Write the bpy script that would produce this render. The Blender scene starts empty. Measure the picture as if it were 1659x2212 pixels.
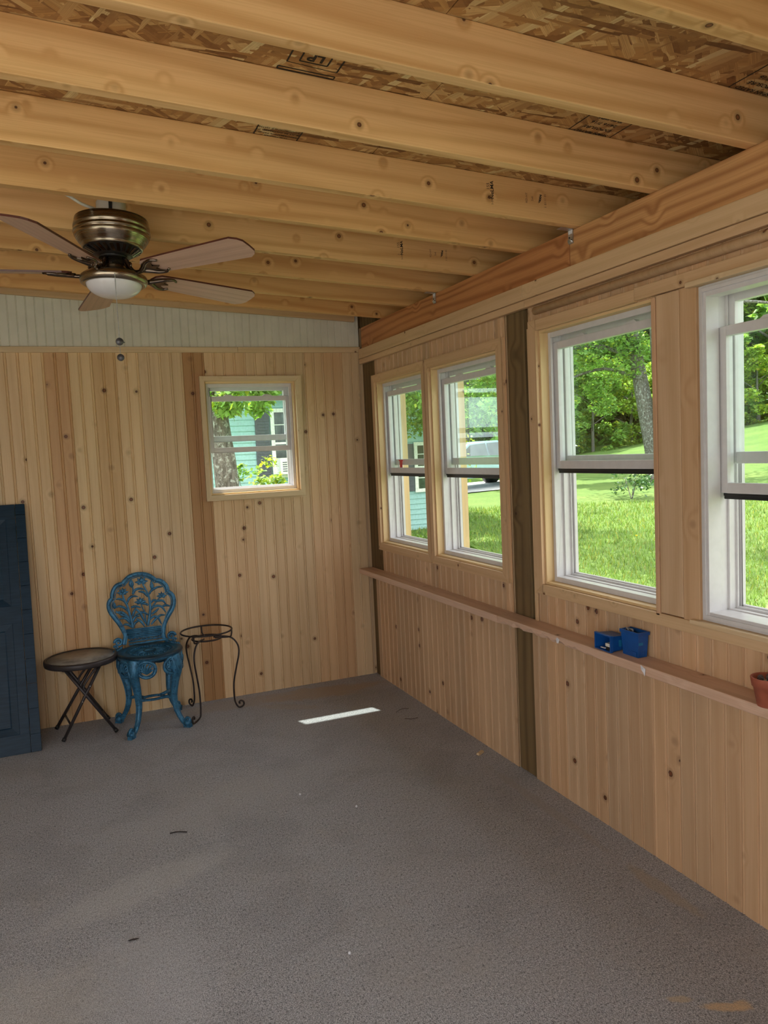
import bpy, bmesh, math, random
import numpy as np
from mathutils import Vector, Matrix

sc = bpy.context.scene
COL = sc.collection
random.seed(7)
RNG = np.random.default_rng(7)
PI = math.pi

# ------------------------------------------------------------------ camera
cam_d = bpy.data.cameras.new('camera')
cam = bpy.data.objects.new('camera', cam_d)
COL.objects.link(cam)
sc.camera = cam
_F, _yaw, _pitch, _roll = 1646.01, 0.3963, -0.079, -0.0462
_f = Vector((math.sin(_yaw) * math.cos(_pitch), math.cos(_yaw) * math.cos(_pitch), math.sin(_pitch)))
_r0 = Vector((math.cos(_yaw), -math.sin(_yaw), 0))
_u0 = _r0.cross(_f)
_r = _r0 * math.cos(_roll) + _u0 * math.sin(_roll)
_u = -_r0 * math.sin(_roll) + _u0 * math.cos(_roll)
_m = Matrix((_r, _u, -_f)).transposed().to_4x4()
_m.translation = Vector((0, 0, 1.53))
cam.matrix_world = _m
cam_d.sensor_fit = 'VERTICAL'
cam_d.sensor_height = 24.0
cam_d.lens = _F / 2212 * 24.0
cam_d.clip_start = 0.05
cam_d.clip_end = 400

# ------------------------------------------------------------------ world, sun, exposure
SKY_STRENGTH = 2.0
SUN_STRENGTH = 6.5
EXPOSURE = 0.55
w = bpy.data.worlds.new('sky')
sc.world = w
w.use_nodes = True
bg = w.node_tree.nodes['Background']
bg.inputs[0].default_value = (0.95, 0.97, 1.0, 1)
bg.inputs[1].default_value = SKY_STRENGTH
sd = bpy.data.lights.new('sun', 'SUN')
sd.energy = SUN_STRENGTH
sd.angle = math.radians(0.6)
sd.color = (1.0, 0.95, 0.86)
sun = bpy.data.objects.new('sun', sd)
COL.objects.link(sun)
sun.rotation_euler = Vector((0.145, -0.44, -1.0)).to_track_quat('-Z', 'Y').to_euler()
sun.location = (-3, 12, 20)

sc.view_settings.view_transform = 'Standard'
sc.view_settings.look = 'None'
sc.view_settings.gamma = 1.0
sc.view_settings.use_curve_mapping = False
sc.view_settings.exposure = EXPOSURE
try:
    sc.cycles.use_denoising = True
    sc.cycles.max_bounces = 8
    sc.cycles.diffuse_bounces = 5
    sc.cycles.transparent_max_bounces = 24
    sc.cycles.sample_clamp_indirect = 6
    sc.cycles.use_adaptive_sampling = True
    sc.cycles.adaptive_threshold = 0.05
except Exception:
    pass

# ------------------------------------------------------------------ node helpers
class NT:
    def __init__(self, name):
        self.mat = bpy.data.materials.new(name)
        self.mat.use_nodes = True
        self.t = self.mat.node_tree
        self.t.nodes.clear()
        self.out = self.t.nodes.new('ShaderNodeOutputMaterial')
    def n(self, typ, **kw):
        nd = self.t.nodes.new(typ)
        for k, v in kw.items():
            setattr(nd, k, v)
        return nd
    def link(self, a, b):
        self.t.links.new(a, b)
    def put(self, sock, v):
        if hasattr(v, 'links') or hasattr(v, 'is_output'):
            self.link(v, sock)
        elif isinstance(v, (tuple, list)) and len(v) == 3 and sock.type == 'RGBA':
            sock.default_value = (*v, 1)
        else:
            sock.default_value = v
    def math(self, op, a, b=0.0, c=0.0):
        nd = self.n('ShaderNodeMath', operation=op)
        self.put(nd.inputs[0], a); self.put(nd.inputs[1], b); self.put(nd.inputs[2], c)
        return nd.outputs[0]
    def vmath(self, op, a, b=(0, 0, 0)):
        nd = self.n('ShaderNodeVectorMath', operation=op)
        self.put(nd.inputs[0], a); self.put(nd.inputs[1], b)
        return nd.outputs[0]
    def mix(self, f, a, b, mode='MIX'):
        nd = self.n('ShaderNodeMix', data_type='RGBA', blend_type=mode)
        nd.clamp_factor = True
        self.put(nd.inputs[0], f); self.put(nd.inputs[6], a); self.put(nd.inputs[7], b)
        return nd.outputs[2]
    def ramp(self, v, a, b, c=0.0, d=1.0, smooth=True):
        nd = self.n('ShaderNodeMapRange', interpolation_type='SMOOTHSTEP' if smooth else 'LINEAR')
        for i, x in enumerate((v, a, b, c, d)):
            self.put(nd.inputs[i], x)
        return nd.outputs[0]
    def noise(self, vec, scale=1.0, detail=2.0, rough=0.5, out=0, dist=0.0):
        nd = self.n('ShaderNodeTexNoise')
        self.put(nd.inputs['Vector'], vec)
        nd.inputs['Scale'].default_value = scale
        nd.inputs['Detail'].default_value = detail
        nd.inputs['Roughness'].default_value = rough
        nd.inputs['Distortion'].default_value = dist
        return nd.outputs[out]
    def voro(self, vec, scale=1.0, feature='F1', metric='EUCLIDEAN', rnd=1.0):
        nd = self.n('ShaderNodeTexVoronoi', feature=feature, distance=metric)
        self.put(nd.inputs['Vector'], vec)
        nd.inputs['Scale'].default_value = scale
        nd.inputs['Randomness'].default_value = rnd
        return nd
    def sep(self, v):
        nd = self.n('ShaderNodeSeparateXYZ'); self.put(nd.inputs[0], v); return nd.outputs
    def comb(self, x, y, z):
        nd = self.n('ShaderNodeCombineXYZ')
        self.put(nd.inputs[0], x); self.put(nd.inputs[1], y); self.put(nd.inputs[2], z)
        return nd.outputs[0]
    def bump(self, h, strength=0.3, dist=0.002):
        nd = self.n('ShaderNodeBump')
        nd.inputs['Strength'].default_value = strength
        nd.inputs['Distance'].default_value = dist
        self.put(nd.inputs['Height'], h)
        return nd.outputs[0]
    def done(self, color, rough=0.5, metal=0.0, normal=None, **kw):
        b = self.n('ShaderNodeBsdfPrincipled')
        self.put(b.inputs['Base Color'], color)
        self.put(b.inputs['Roughness'], rough)
        self.put(b.inputs['Metallic'], metal)
        if normal is not None:
            self.link(normal, b.inputs['Normal'])
        for k, v in kw.items():
            self.put(b.inputs[k.replace('_', ' ')], v)
        self.link(b.outputs[0], self.out.inputs[0])
        return self.mat

def plain(name, color, rough=0.5, metal=0.0, var=0.12, scale=30.0, bump=0.0, bs=80.0, **kw):
    t = NT(name)
    co = t.n('ShaderNodeTexCoord').outputs['Object']
    nz = t.noise(co, scale, 3)
    f = t.ramp(nz, 0.3, 0.7, 1 - var, 1 + var)
    c = t.mix(1.0, color, t.comb(f, f, f), 'MULTIPLY')
    nrm = t.bump(t.noise(co, bs, 3), bump, 0.003) if bump else None
    return t.done(c, rough, metal, nrm, **kw)

def wood(name, base, ring, knot=(0.12, 0.045, 0.018), ringf=70.0, warp=11.0, ring_amt=0.35,
         fine_amt=0.25, knots=True, rough=0.62, knot_size=1.0, kscale=7.0, stain=0.0, stain_col=(0.3, 0.2, 0.12)):
    t = NT(name)
    at = t.n('ShaderNodeAttribute', attribute_name='wc')
    V = at.outputs['Vector']
    x, y, z = t.sep(V)
    tint = t.n('ShaderNodeAttribute', attribute_name='tint').outputs['Color']
    vo = t.voro(V, kscale)
    d = vo.outputs['Distance']
    w_ = t.ramp(d, 0.0, 0.34, 1.0, 0.0)
    n1 = t.noise(t.comb(t.math('MULTIPLY', x, 0.55), t.math('MULTIPLY', y, 4.5), z), 1.0, 2, 0.4)
    n0 = t.noise(t.comb(t.math('MULTIPLY', x, 2.5), t.math('MULTIPLY', y, 14), z), 1.0, 2, 0.5)
    ph = t.math('ADD', t.math('MULTIPLY', y, ringf), t.math('MULTIPLY', n1, warp * 3.0))
    ph = t.math('ADD', ph, t.math('MULTIPLY', n0, 1.6))
    if knots:
        ph = t.math('ADD', ph, t.math('MULTIPLY', w_, 7.0))
    s = t.math('MULTIPLY_ADD', t.math('SINE', ph), 0.5, 0.5)
    s = t.math('POWER', s, 2.2)
    fine = t.noise(t.comb(t.math('MULTIPLY', x, 4.0), t.math('MULTIPLY', y, 260.0), z), 1.0, 2, 0.6)
    big = t.noise(t.comb(t.math('MULTIPLY', x, 1.1), t.math('MULTIPLY', y, 9.0), z), 1.0, 2, 0.5)
    c = t.mix(t.math('MULTIPLY', s, ring_amt), base, ring)
    c = t.mix(t.math('MULTIPLY', t.ramp(fine, 0.38, 0.68), fine_amt), c, ring)
    c = t.mix(t.ramp(big, 0.45, 0.75, 0.0, 0.35), c, tuple(min(1, b * 1.25) for b in base))
    if stain:
        sn = t.noise(t.comb(t.math('MULTIPLY', x, 2.2), t.math('MULTIPLY', y, 3.0), z), 1.0, 5, 0.7)
        c = t.mix(t.ramp(sn, 0.5, 0.72, 0.0, stain), c, stain_col)
    if knots:
        r = 0.085 * knot_size
        halo = t.ramp(d, r, r * 2.2, 0.45, 0.0)
        c = t.mix(halo, c, tuple(b * 0.55 for b in ring))
        k = t.ramp(d, r * 0.82, r, 1.0, 0.0)
        kc = t.mix(t.ramp(d, r * 0.45, r * 0.85), tuple(k_ * 1.7 for k_ in knot), tuple(k_ * .6 for k_ in knot))
        c = t.mix(k, c, kc)
    c = t.mix(1.0, c, tint, 'MULTIPLY')
    nrm = t.bump(t.math('ADD', fine, t.math('MULTIPLY', s, 0.4)), 0.10, 0.0015)
    return t.done(c, rough, 0.0, nrm)

# ------------------------------------------------------------------ mesh builder
class MB:
    """collects polygons, each corner with a wood coordinate (along, across, seed) and a tint"""
    def __init__(self):
        self.v = []; self.f = []; self.wc = []; self.tn = []; self.sm = []
    def poly(self, pts, wc=None, tint=(1, 1, 1), smooth=False):
        b = len(self.v)
        self.v += [tuple(p) for p in pts]
        self.f.append(tuple(range(b, b + len(pts))))
        self.wc += list(wc) if wc is not None else [(0, 0, 0)] * len(pts)
        self.tn += [tint] * len(pts)
        self.sm.append(smooth)
    def mesh(self, verts, faces, smooth=False, tint=(1, 1, 1)):
        b = len(self.v)
        self.v += [tuple(p) for p in verts]
        for f in faces:
            self.f.append(tuple(i + b for i in f))
            self.wc += [(verts[i][2], verts[i][0] + verts[i][1], 0.3) for i in f]
            self.tn += [tint] * len(f)
            self.sm.append(smooth)
        return self
    def hexa(self, P, along, seed=0.0, tint=(1, 1, 1)):
        """8 corners: bottom 0-3 ccw, top 4-7; 'along' unit vector of the grain"""
        P = [Vector(p) for p in P]
        cen = sum(P, Vector()) / 8
        A = Vector(along).normalized()
        for k, f in enumerate(((0, 3, 2, 1), (4, 5, 6, 7), (0, 1, 5, 4), (1, 2, 6, 5), (2, 3, 7, 6), (3, 0, 4, 7))):
            q = [P[i] for i in f]
            nrm = (q[1] - q[0]).cross(q[2] - q[1])
            if nrm.length < 1e-12:
                nrm = Vector((0, 0, 1))
            nrm.normalize()
            B = A.cross(nrm)
            if B.length < 0.3:
                B = Vector((0, 0, 1)).cross(nrm)
                if B.length < 0.3: B = Vector((1, 0, 0))
            B.normalize()
            fk = seed + k * 0.37
            self.poly(q, [(p.dot(A) + seed * 1.7, (p - cen).dot(B) + seed * 0.61, fk) for p in q], tint)
        return self
    def box(self, x0, x1, y0, y1, z0, z1, along=(0, 0, 1), seed=None, tint=(1, 1, 1)):
        if seed is None: seed = random.uniform(0, 50)
        return self.hexa([(x0, y0, z0), (x1, y0, z0), (x1, y1, z0), (x0, y1, z0),
                          (x0, y0, z1), (x1, y0, z1), (x1, y1, z1), (x0, y1, z1)], along, seed, tint)
    def bar(self, p0, p1, side, up, wd, ht, seed=None, tint=(1, 1, 1)):
        """bar from p0 to p1 with given cross-section axes (centre line)"""
        if seed is None: seed = random.uniform(0, 50)
        p0 = Vector(p0); p1 = Vector(p1); s = Vector(side) * wd / 2; u = Vector(up) * ht / 2
        return self.hexa([p0 - s - u, p0 + s - u, p1 + s - u, p1 - s - u,
                          p0 - s + u, p0 + s + u, p1 + s + u, p1 - s + u], p1 - p0, seed, tint)
    def tube(self, pts, r, n=8, closed=False, cap=True, smooth=True, flat=None, tint=(1, 1, 1)):
        """swept tube; r number or list; flat=(axis, factor) squeezes the section along a world axis"""
        P = [Vector(p) for p in pts]; m = len(P)
        R = r if isinstance(r, (list, tuple)) else [r] * m
        rings = []
        prev = None
        for i in range(m):
            a = P[(i - 1) % m] if (closed or i > 0) else P[i]
            b = P[(i + 1) % m] if (closed or i < m - 1) else P[i]
            t = (b - a)
            t = t.normalized() if t.length > 1e-9 else Vector((0, 0, 1))
            if prev is None:
                ref = Vector((0, 0, 1)) if abs(t.z) < 0.9 else Vector((0, 1, 0))
                nn = (ref - t * ref.dot(t)).normalized()
            else:
                nn = prev - t * prev.dot(t)
                nn = nn.normalized() if nn.length > 1e-6 else Vector((1, 0, 0))
            prev = nn
            bb = t.cross(nn)
            ring = []
            for k in range(n):
                an = 2 * PI * k / n
                o = (nn * math.cos(an) + bb * math.sin(an)) * R[i]
                if flat:
                    ax = Vector(flat[0]); o = o - ax * o.dot(ax) * (1 - flat[1])
                ring.append(P[i] + o)
            rings.append(ring)
        verts = [v for ring in rings for v in ring]
        faces = []
        for i in range(m if closed else m - 1):
            j = (i + 1) % m
            for k in range(n):
                k2 = (k + 1) % n
                faces.append((i * n + k, i * n + k2, j * n + k2, j * n + k))
        if cap and not closed:
            faces.append(tuple(range(n - 1, -1, -1)))
            faces.append(tuple((m - 1) * n + k for k in range(n)))
        return self.mesh(verts, faces, smooth, tint)
    def lathe(self, prof, c=(0, 0, 0), n=40, smooth=True, tint=(1, 1, 1)):
        """prof list of (r, z)"""
        verts = []; faces = []
        m = len(prof)
        for r, z in prof:
            for k in range(n):
                a = 2 * PI * k / n
                verts.append((c[0] + r * math.cos(a), c[1] + r * math.sin(a), c[2] + z))
        for i in range(m - 1):
            for k in range(n):
                k2 = (k + 1) % n
                faces.append((i * n + k, i * n + k2, (i + 1) * n + k2, (i + 1) * n + k))
        return self.mesh(verts, faces, smooth, tint)
    def build(self, name, mat, parent=None, bevel=0.0, solid=0.0, weld=False):
        me = bpy.data.meshes.new(name)
        me.from_pydata(self.v, [], self.f)
        me.polygons.foreach_set('use_smooth', self.sm)
        a = me.attributes.new('wc', 'FLOAT_VECTOR', 'CORNER')
        a.data.foreach_set('vector', np.array(self.wc, dtype=np.float32).ravel())
        c = me.attributes.new('tint', 'FLOAT_COLOR', 'CORNER')
        tn = np.ones((len(self.tn), 4), dtype=np.float32)
        tn[:, :3] = np.array(self.tn, dtype=np.float32)
        c.data.foreach_set('color', tn.ravel())
        me.materials.append(mat)
        me.update()
        if weld or bevel:
            bm = bmesh.new(); bm.from_mesh(me)
            bmesh.ops.remove_doubles(bm, verts=bm.verts, dist=1e-5)
            bmesh.ops.recalc_face_normals(bm, faces=bm.faces)
            bm.to_mesh(me); bm.free()
        o = bpy.data.objects.new(name, me)
        COL.objects.link(o)
        if parent is not None: o.parent = parent
        if solid:
            md = o.modifiers.new('solid', 'SOLIDIFY'); md.thickness = solid; md.offset = 0
        if bevel:
            md = o.modifiers.new('bevel', 'BEVEL'); md.width = bevel; md.segments = 2
            md.limit_method = 'ANGLE'; md.angle_limit = math.radians(40)
        return o

def tag(o, label=None, cat=None, group=None, kind=None):
    if label: o['label'] = label
    if cat: o['category'] = cat
    if group: o['group'] = group
    if kind: o['kind'] = kind
    return o

def empty(name, loc=(0, 0, 0), rot=(0, 0, 0)):
    o = bpy.data.objects.new(name, None)
    COL.objects.link(o)
    o.location = loc; o.rotation_euler = rot
    o.empty_display_size = 0.1
    return o

def struct(o, label=None):
    o['kind'] = 'structure'
    if label: o['label'] = label
    return o

def spline(pts, sub=6):
    """Catmull-Rom through points"""
    P = [Vector(p) for p in pts]
    Q = [P[0] * 2 - P[1]] + P + [P[-1] * 2 - P[-2]]
    out = []
    for i in range(1, len(Q) - 2):
        for k in range(sub):
            t = k / sub
            out.append(0.5 * ((2 * Q[i]) + (Q[i + 1] - Q[i - 1]) * t + (2 * Q[i - 1] - 5 * Q[i] + 4 * Q[i + 1] - Q[i + 2]) * t * t
                              + (3 * Q[i] - Q[i - 1] - 3 * Q[i + 1] + Q[i + 2]) * t ** 3))
    out.append(P[-1])
    return out

# ------------------------------------------------------------------ materials
M = {}
M['pine_panel'] = wood('pine_panelling', (0.67, 0.485, 0.285), (0.50, 0.31, 0.145), ringf=120, warp=5, ring_amt=0.25, knot_size=1.0, kscale=7.0, rough=0.5)
M['rafter'] = wood('rafter_spruce', (0.77, 0.50, 0.225), (0.52, 0.265, 0.08), knot=(0.14, 0.055, 0.018), ringf=95, warp=7, ring_amt=0.6, kscale=9.0, knot_size=1.0)
M['beam'] = wood('beam_fir', (0.56, 0.255, 0.095), (0.27, 0.085, 0.022), ringf=150, warp=8, ring_amt=0.7, kscale=5.0, knot_size=0.5)
M['trim'] = wood('trim_pine', (0.68, 0.52, 0.32), (0.50, 0.34, 0.17), ringf=130, warp=6, ring_amt=0.3, kscale=9, knot_size=0.7)
M['treated'] = wood('treated_post', (0.20, 0.132, 0.055), (0.085, 0.050, 0.018), knot=(0.06, 0.022, 0.01), ringf=130, warp=8, ring_amt=0.6, kscale=4.2, knot_size=1.0, rough=0.75, stain=0.5, stain_col=(0.12, 0.075, 0.03))
M['shelf'] = wood('shelf_pine', (0.68, 0.47, 0.34), (0.48, 0.28, 0.17), ringf=120, warp=6, ring_amt=0.3, kscale=5, knot_size=0.5)
M['board'] = wood('wide_board', (0.62, 0.44, 0.27), (0.44, 0.27, 0.13), ringf=90, warp=8, ring_amt=0.35, kscale=4.5, knot_size=0.6)
M['vinyl'] = plain('white_vinyl', (0.64, 0.63, 0.63), 0.35, var=0.03)
M['rubber'] = plain('black_rubber', (0.012, 0.012, 0.013), 0.5)
M['steel'] = plain('galvanised_steel', (0.55, 0.56, 0.57), 0.4, 0.85, var=0.15, scale=60)
M['nickel'] = None
t = NT('brushed_nickel')
co = t.n('ShaderNodeTexCoord').outputs['Object']
nz = t.noise(t.vmath('MULTIPLY', co, (3, 3, 400)), 1.0, 2)
M['nickel'] = t.done(t.mix(t.ramp(nz, .3, .7), (0.42, 0.36, 0.28), (0.30, 0.25, 0.19)), t.ramp(nz, .3, .7, .2, .34), 1.0)
M['dark_nickel'] = plain('antique_nickel', (0.16, 0.125, 0.10), 0.25, 1.0, var=0.3, scale=40)
M['black'] = plain('black_plastic', (0.015, 0.014, 0.014), 0.45)
M['white_plastic'] = plain('white_plastic', (0.72, 0.70, 0.62), 0.4, var=0.04)
M['bowl'] = plain('frosted_glass_bowl', (0.72, 0.72, 0.74), 0.18, var=0.02, Subsurface_Weight=0.0)
M['blade'] = wood('blade_veneer', (0.58, 0.39, 0.29), (0.38, 0.235, 0.165), ringf=180, warp=6, ring_amt=0.35, fine_amt=0.35, knots=False, rough=0.38)
M['blade_edge'] = plain('blade_edge', (0.10, 0.03, 0.02), 0.4)
M['chain_fob'] = plain('grey_fob', (.12, .12, .13), .45, .6)
M['iron'] = plain('wrought_iron', (0.035, 0.025, 0.024), 0.45, 0.4, var=0.25, scale=50, bump=0.2)
M['table_metal'] = plain('table_metal', (0.045, 0.038, 0.040), 0.42, 0.3, var=0.15)

# teal patina cast iron
t = NT('patinated_cast_iron')
co = t.n('ShaderNodeTexCoord').outputs['Object']
n1 = t.noise(co, 22, 5, .65); n2 = t.noise(co, 90, 4, .6)
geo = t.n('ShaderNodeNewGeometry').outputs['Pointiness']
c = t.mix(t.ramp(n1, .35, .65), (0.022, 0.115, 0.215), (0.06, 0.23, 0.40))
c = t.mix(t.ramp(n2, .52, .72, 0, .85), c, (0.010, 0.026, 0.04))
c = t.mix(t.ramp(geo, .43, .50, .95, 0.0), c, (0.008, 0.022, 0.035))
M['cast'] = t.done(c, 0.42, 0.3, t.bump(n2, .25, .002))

# dark blue painted door
t = NT('dark_blue_paint')
co = t.n('ShaderNodeTexCoord').outputs['Object']
n1 = t.noise(t.vmath('MULTIPLY', co, (3, 3, 30)), 3, 3); n2 = t.voro(co, 26).outputs['Distance']; n3 = t.noise(co, 40, 4)
c = t.mix(t.ramp(n1, .3, .7), (0.008, 0.026, 0.048), (0.013, 0.038, 0.068))
c = t.mix(t.ramp(t.math('ADD', n2, t.math('MULTIPLY', n3, .08)), .055, .075, .6, 0), c, (0.16, 0.18, 0.2))
M['door_paint'] = t.done(c, 0.45, 0, t.bump(n3, .1, .001), Specular_IOR_Level=0.22)

# tempered table glass with rain pattern
t = NT('mottled_table_glass')
co = t.n('ShaderNodeTexCoord').outputs['Object']
n1 = t.noise(co, 9, 5, .6)
M['table_glass'] = t.done(t.mix(t.ramp(n1, .35, .65), (0.17, 0.16, 0.145), (0.40, 0.385, 0.35)), 0.3, 0, t.bump(t.noise(co, 160, 2), .25, .002))

# carpet
t = NT('grey_outdoor_carpet')
co = t.n('ShaderNodeTexCoord').outputs['Object']
x, y, z = t.sep(co)
fib = t.noise(t.vmath('MULTIPLY', co, (1.0, 0.6, 1)), 330, 3, .8)
fib2 = t.noise(co, 130, 3, .7)
rib = t.math('SINE', t.math('MULTIPLY', x, 900.0))
fl = t.voro(co, 210).outputs['Distance']
big = t.noise(co, 1.6, 4, .6); mid = t.noise(co, 6.5, 4, .65)
c = t.mix(t.ramp(fib, .36, .66), (0.20, 0.205, 0.225), (0.80, 0.81, 0.86))
c = t.mix(t.ramp(fib2, .56, .76, 0, .55), c, (0.72, 0.70, 0.69))
c = t.mix(t.ramp(fib2, .28, .42, .6, 0), c, (0.04, 0.037, 0.037))
c = t.mix(t.ramp(big, .45, .70, 0, .45), c, (0.46, 0.445, 0.43))
c = t.mix(t.ramp(mid, .58, .74, 0, .30), c, (0.55, 0.52, 0.48))
f3 = t.noise(t.vmath('MULTIPLY', co, (1.4, .8, 1)), 95, 4, .8)
c = t.mix(t.ramp(f3, .54, .68, 0, .7), c, (0.85, 0.84, 0.84))
c = t.mix(t.ramp(f3, .34, .46, .8, 0), c, (0.07, 0.067, 0.070))
c = t.mix(t.ramp(t.noise(co, 2.6, 3, .6, dist=.6), .36, .52, .14, 0), c, (0.16, 0.155, 0.155))
sp = t.voro(co, 16).outputs['Distance']
c = t.mix(t.ramp(t.math('ADD', sp, t.math('MULTIPLY', fib2, .03)), .035, .05, .9, 0), c, (0.8, 0.79, 0.77))
def blob(cx, cy, sx, sy, col, amt, ns=14.0, na=0.8, rot=0.0, edge=1.15):
    global c
    dx = t.math('SUBTRACT', x, cx); dy = t.math('SUBTRACT', y, cy)
    ca, sa = math.cos(rot), math.sin(rot)
    u = t.math('ADD', t.math('MULTIPLY', dx, ca / sx), t.math('MULTIPLY', dy, sa / sx))
    v_ = t.math('ADD', t.math('MULTIPLY', dx, -sa / sy), t.math('MULTIPLY', dy, ca / sy))
    r_ = t.math('SQRT', t.math('ADD', t.math('MULTIPLY', u, u), t.math('MULTIPLY', v_, v_)))
    r_ = t.math('ADD', r_, t.math('MULTIPLY', t.math('SUBTRACT', t.noise(co, ns, 5, .75), .5), na * 2))
    c = t.mix(t.math('MULTIPLY', t.ramp(r_, edge, .55), t.math('MULTIPLY', amt, t.ramp(fib, .3, .55, .45, 1.0))), c, col)
blob(0.16, 2.80, 0.33, 0.09, (0.78, 0.77, 0.75), 0.35, 16, .9, .35, 1.5)
blob(0.13, 2.25, 0.17, 0.30, (0.74, 0.75, 0.80), 0.32, 16, .9, 0, 1.5)
blob(-0.22, 2.25, 0.20, 0.22, (0.70, 0.66, 0.60), 0.35, 16, .9, 0, 1.5)
blob(0.55, 3.35, 0.5, 0.16, (0.62, 0.61, 0.60), 0.25, 12, .9, .3, 1.5)
blob(1.535, 1.455, 0.07, 0.018, (0.80, 0.60, 0.38), 0.95, 30, .5, -0.5)
blob(1.58, 1.44, 0.03, 0.022, (0.80, 0.60, 0.38), 0.9, 30, .5)
blob(1.45, 1.53, 0.035, 0.015, (0.70, 0.58, 0.42), 0.8, 30, .6, -.4)
blob(1.45, 4.62, 0.42, 0.13, (0.52, 0.40, 0.28), 0.75, 7, .9, -.1)
blob(0.9, 4.68, 0.7, 0.10, (0.50, 0.42, 0.34), 0.5, 7, .9)
blob(1.18, 4.45, 0.28, 0.05, (0.50, 0.42, 0.33), 0.4, 10, .9, -.6)
blob(1.78, 2.62, 0.03, 0.5, (0.46, 0.43, 0.40), 0.6, 8, .8)
blob(1.78, 1.95, 0.035, 0.2, (0.52, 0.44, 0.32), 0.6, 10, .8)
M['carpet'] = t.done(c, 0.95, 0, t.bump(t.math('ADD', fib, t.math('MULTIPLY', fib2, 1.3)), .9, .006))

# oriented strand board
t = NT('oriented_strand_board')
co = t.n('ShaderNodeTexCoord').outputs['Object']
def strands(ang, sx, sy, off):
    r_ = t.n('ShaderNodeVectorRotate', rotation_type='Z_AXIS')
    t.put(r_.inputs['Vector'], t.vmath('ADD', co, (off, off * 1.7, 0)))
    r_.inputs['Angle'].default_value = ang
    p = t.vmath('MULTIPLY', r_.outputs[0], (sx, sy, 0))
    dist = t.vmath('ADD', p, t.vmath('MULTIPLY', t.vmath('SUBTRACT', t.noise(co, 30, 3, out=1), (.5, .5, .5)), (.22, .22, 0)))
    v_ = t.voro(dist, 1.0, metric='CHEBYCHEV')
    fine_ = t.noise(t.vmath('MULTIPLY', p, (.6, 22, 1)), 1.0, 2)
    return v_.outputs['Color'], fine_, v_.outputs['Distance']
def tone(colr, fine_, dark, mid_, light):
    s_ = t.sep(colr)
    a = t.mix(t.ramp(s_[0], .15, .5), dark, mid_)
    a = t.mix(t.ramp(s_[0], .62, .95), a, light)
    a = t.mix(t.ramp(t.noise(co, 14, 4, .7), .35, .7, .0, .4), a, mid_)
    return t.mix(t.ramp(fine_, .32, .68, 0, .6), a, dark), s_[1]
A_ = strands(0.5, 8, 42, 0.0); B_ = strands(-0.7, 9, 52, 3.1); C_ = strands(1.25, 7, 46, 7.7); D_ = strands(0.05, 8, 64, 11.0)
ca_, ra = tone(A_[0], A_[1], (0.251, 0.116, 0.037), (0.528, 0.297, 0.103), (0.850, 0.620, 0.290))
cb_, rb = tone(B_[0], B_[1], (0.198, 0.082, 0.026), (0.568, 0.330, 0.116), (0.792, 0.554, 0.251))
cc_, rc = tone(C_[0], C_[1], (0.317, 0.158, 0.053), (0.607, 0.383, 0.158), (0.850, 0.739, 0.396))
cd_, rd = tone(D_[0], D_[1], (0.158, 0.066, 0.021), (0.475, 0.251, 0.082), (0.845, 0.607, 0.290))
c = t.mix(t.ramp(rb, .50, .52), ca_, cb_)
c = t.mix(t.ramp(rc, .66, .68), c, cc_)
c = t.mix(t.ramp(rd, .74, .76), c, cd_)
h = t.math('ADD', t.math('MULTIPLY', ra, .5), t.math('ADD', rb, t.math('ADD', rc, rd)))
M['osb'] = t.done(c, 0.6, 0, t.bump(h, .4, .004))

M['ink'] = plain('black_ink', (0.018, 0.014, 0.010), 0.7)
M['ink_faded'] = plain('faded_ink', (0.10, 0.055, 0.03), 0.7)
M['beadboard'] = plain('painted_beadboard', (0.66, 0.65, 0.55), 0.45, var=0.05, scale=8)
M['sheathing'] = plain('sheathing', (0.42, 0.34, 0.24), 0.7)
M['blue_plastic'] = plain('blue_plastic', (0.006, 0.075, 0.30), 0.38, var=0.1)
M['blue_tape'] = plain('blue_tape', (0.01, 0.17, 0.36), 0.5)
M['terracotta'] = plain('terracotta', (0.36, 0.095, 0.05), 0.7, var=0.12, bump=0.15)
M['perlite'] = plain('white_grit', (0.75, 0.72, 0.68), 0.8, bump=0.6)
M['cone'] = plain('cone_scales', (0.10, 0.07, 0.06), 0.8)
M['paper'] = plain('white_paper', (0.75, 0.76, 0.80), 0.6)
M['red'] = plain('red_sticker', (0.62, 0.05, 0.05), 0.5)
M['cable'] = plain('white_cable', (0.66, 0.65, 0.58), 0.4)

# window glass: thin pane
t = NT('window_glass')
tr = t.n('ShaderNodeBsdfTransparent'); tr.inputs[0].default_value = (0.93, 0.985, 0.97, 1)
gl = t.n('ShaderNodeBsdfGlossy'); gl.inputs['Roughness'].default_value = 0.01
gl.inputs[0].default_value = (0.9, 0.97, 1.0, 1)
fr = t.n('ShaderNodeLayerWeight'); fr.inputs['Blend'].default_value = .5
ff = t.math('MULTIPLY_ADD', t.math('POWER', fr.outputs['Facing'], 4.5), .9, .05)
mx = t.n('ShaderNodeMixShader')
t.link(ff, mx.inputs[0]); t.link(tr.outputs[0], mx.inputs[1]); t.link(gl.outputs[0], mx.inputs[2])
t.link(mx.outputs[0], t.out.inputs[0])
M['glass'] = t.mat
# ================================================================== the room
W, D = 1.907, 4.83
XL, YB = -2.3, -0.9
def zroof(x): return 2.50 + 0.05 * (W - x)          # underside of the roof boards

struct(MB().box(XL - .1, W + .14, YB - .1, D + .14, -0.05, 0.0).build('floor', M['carpet']))

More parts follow.
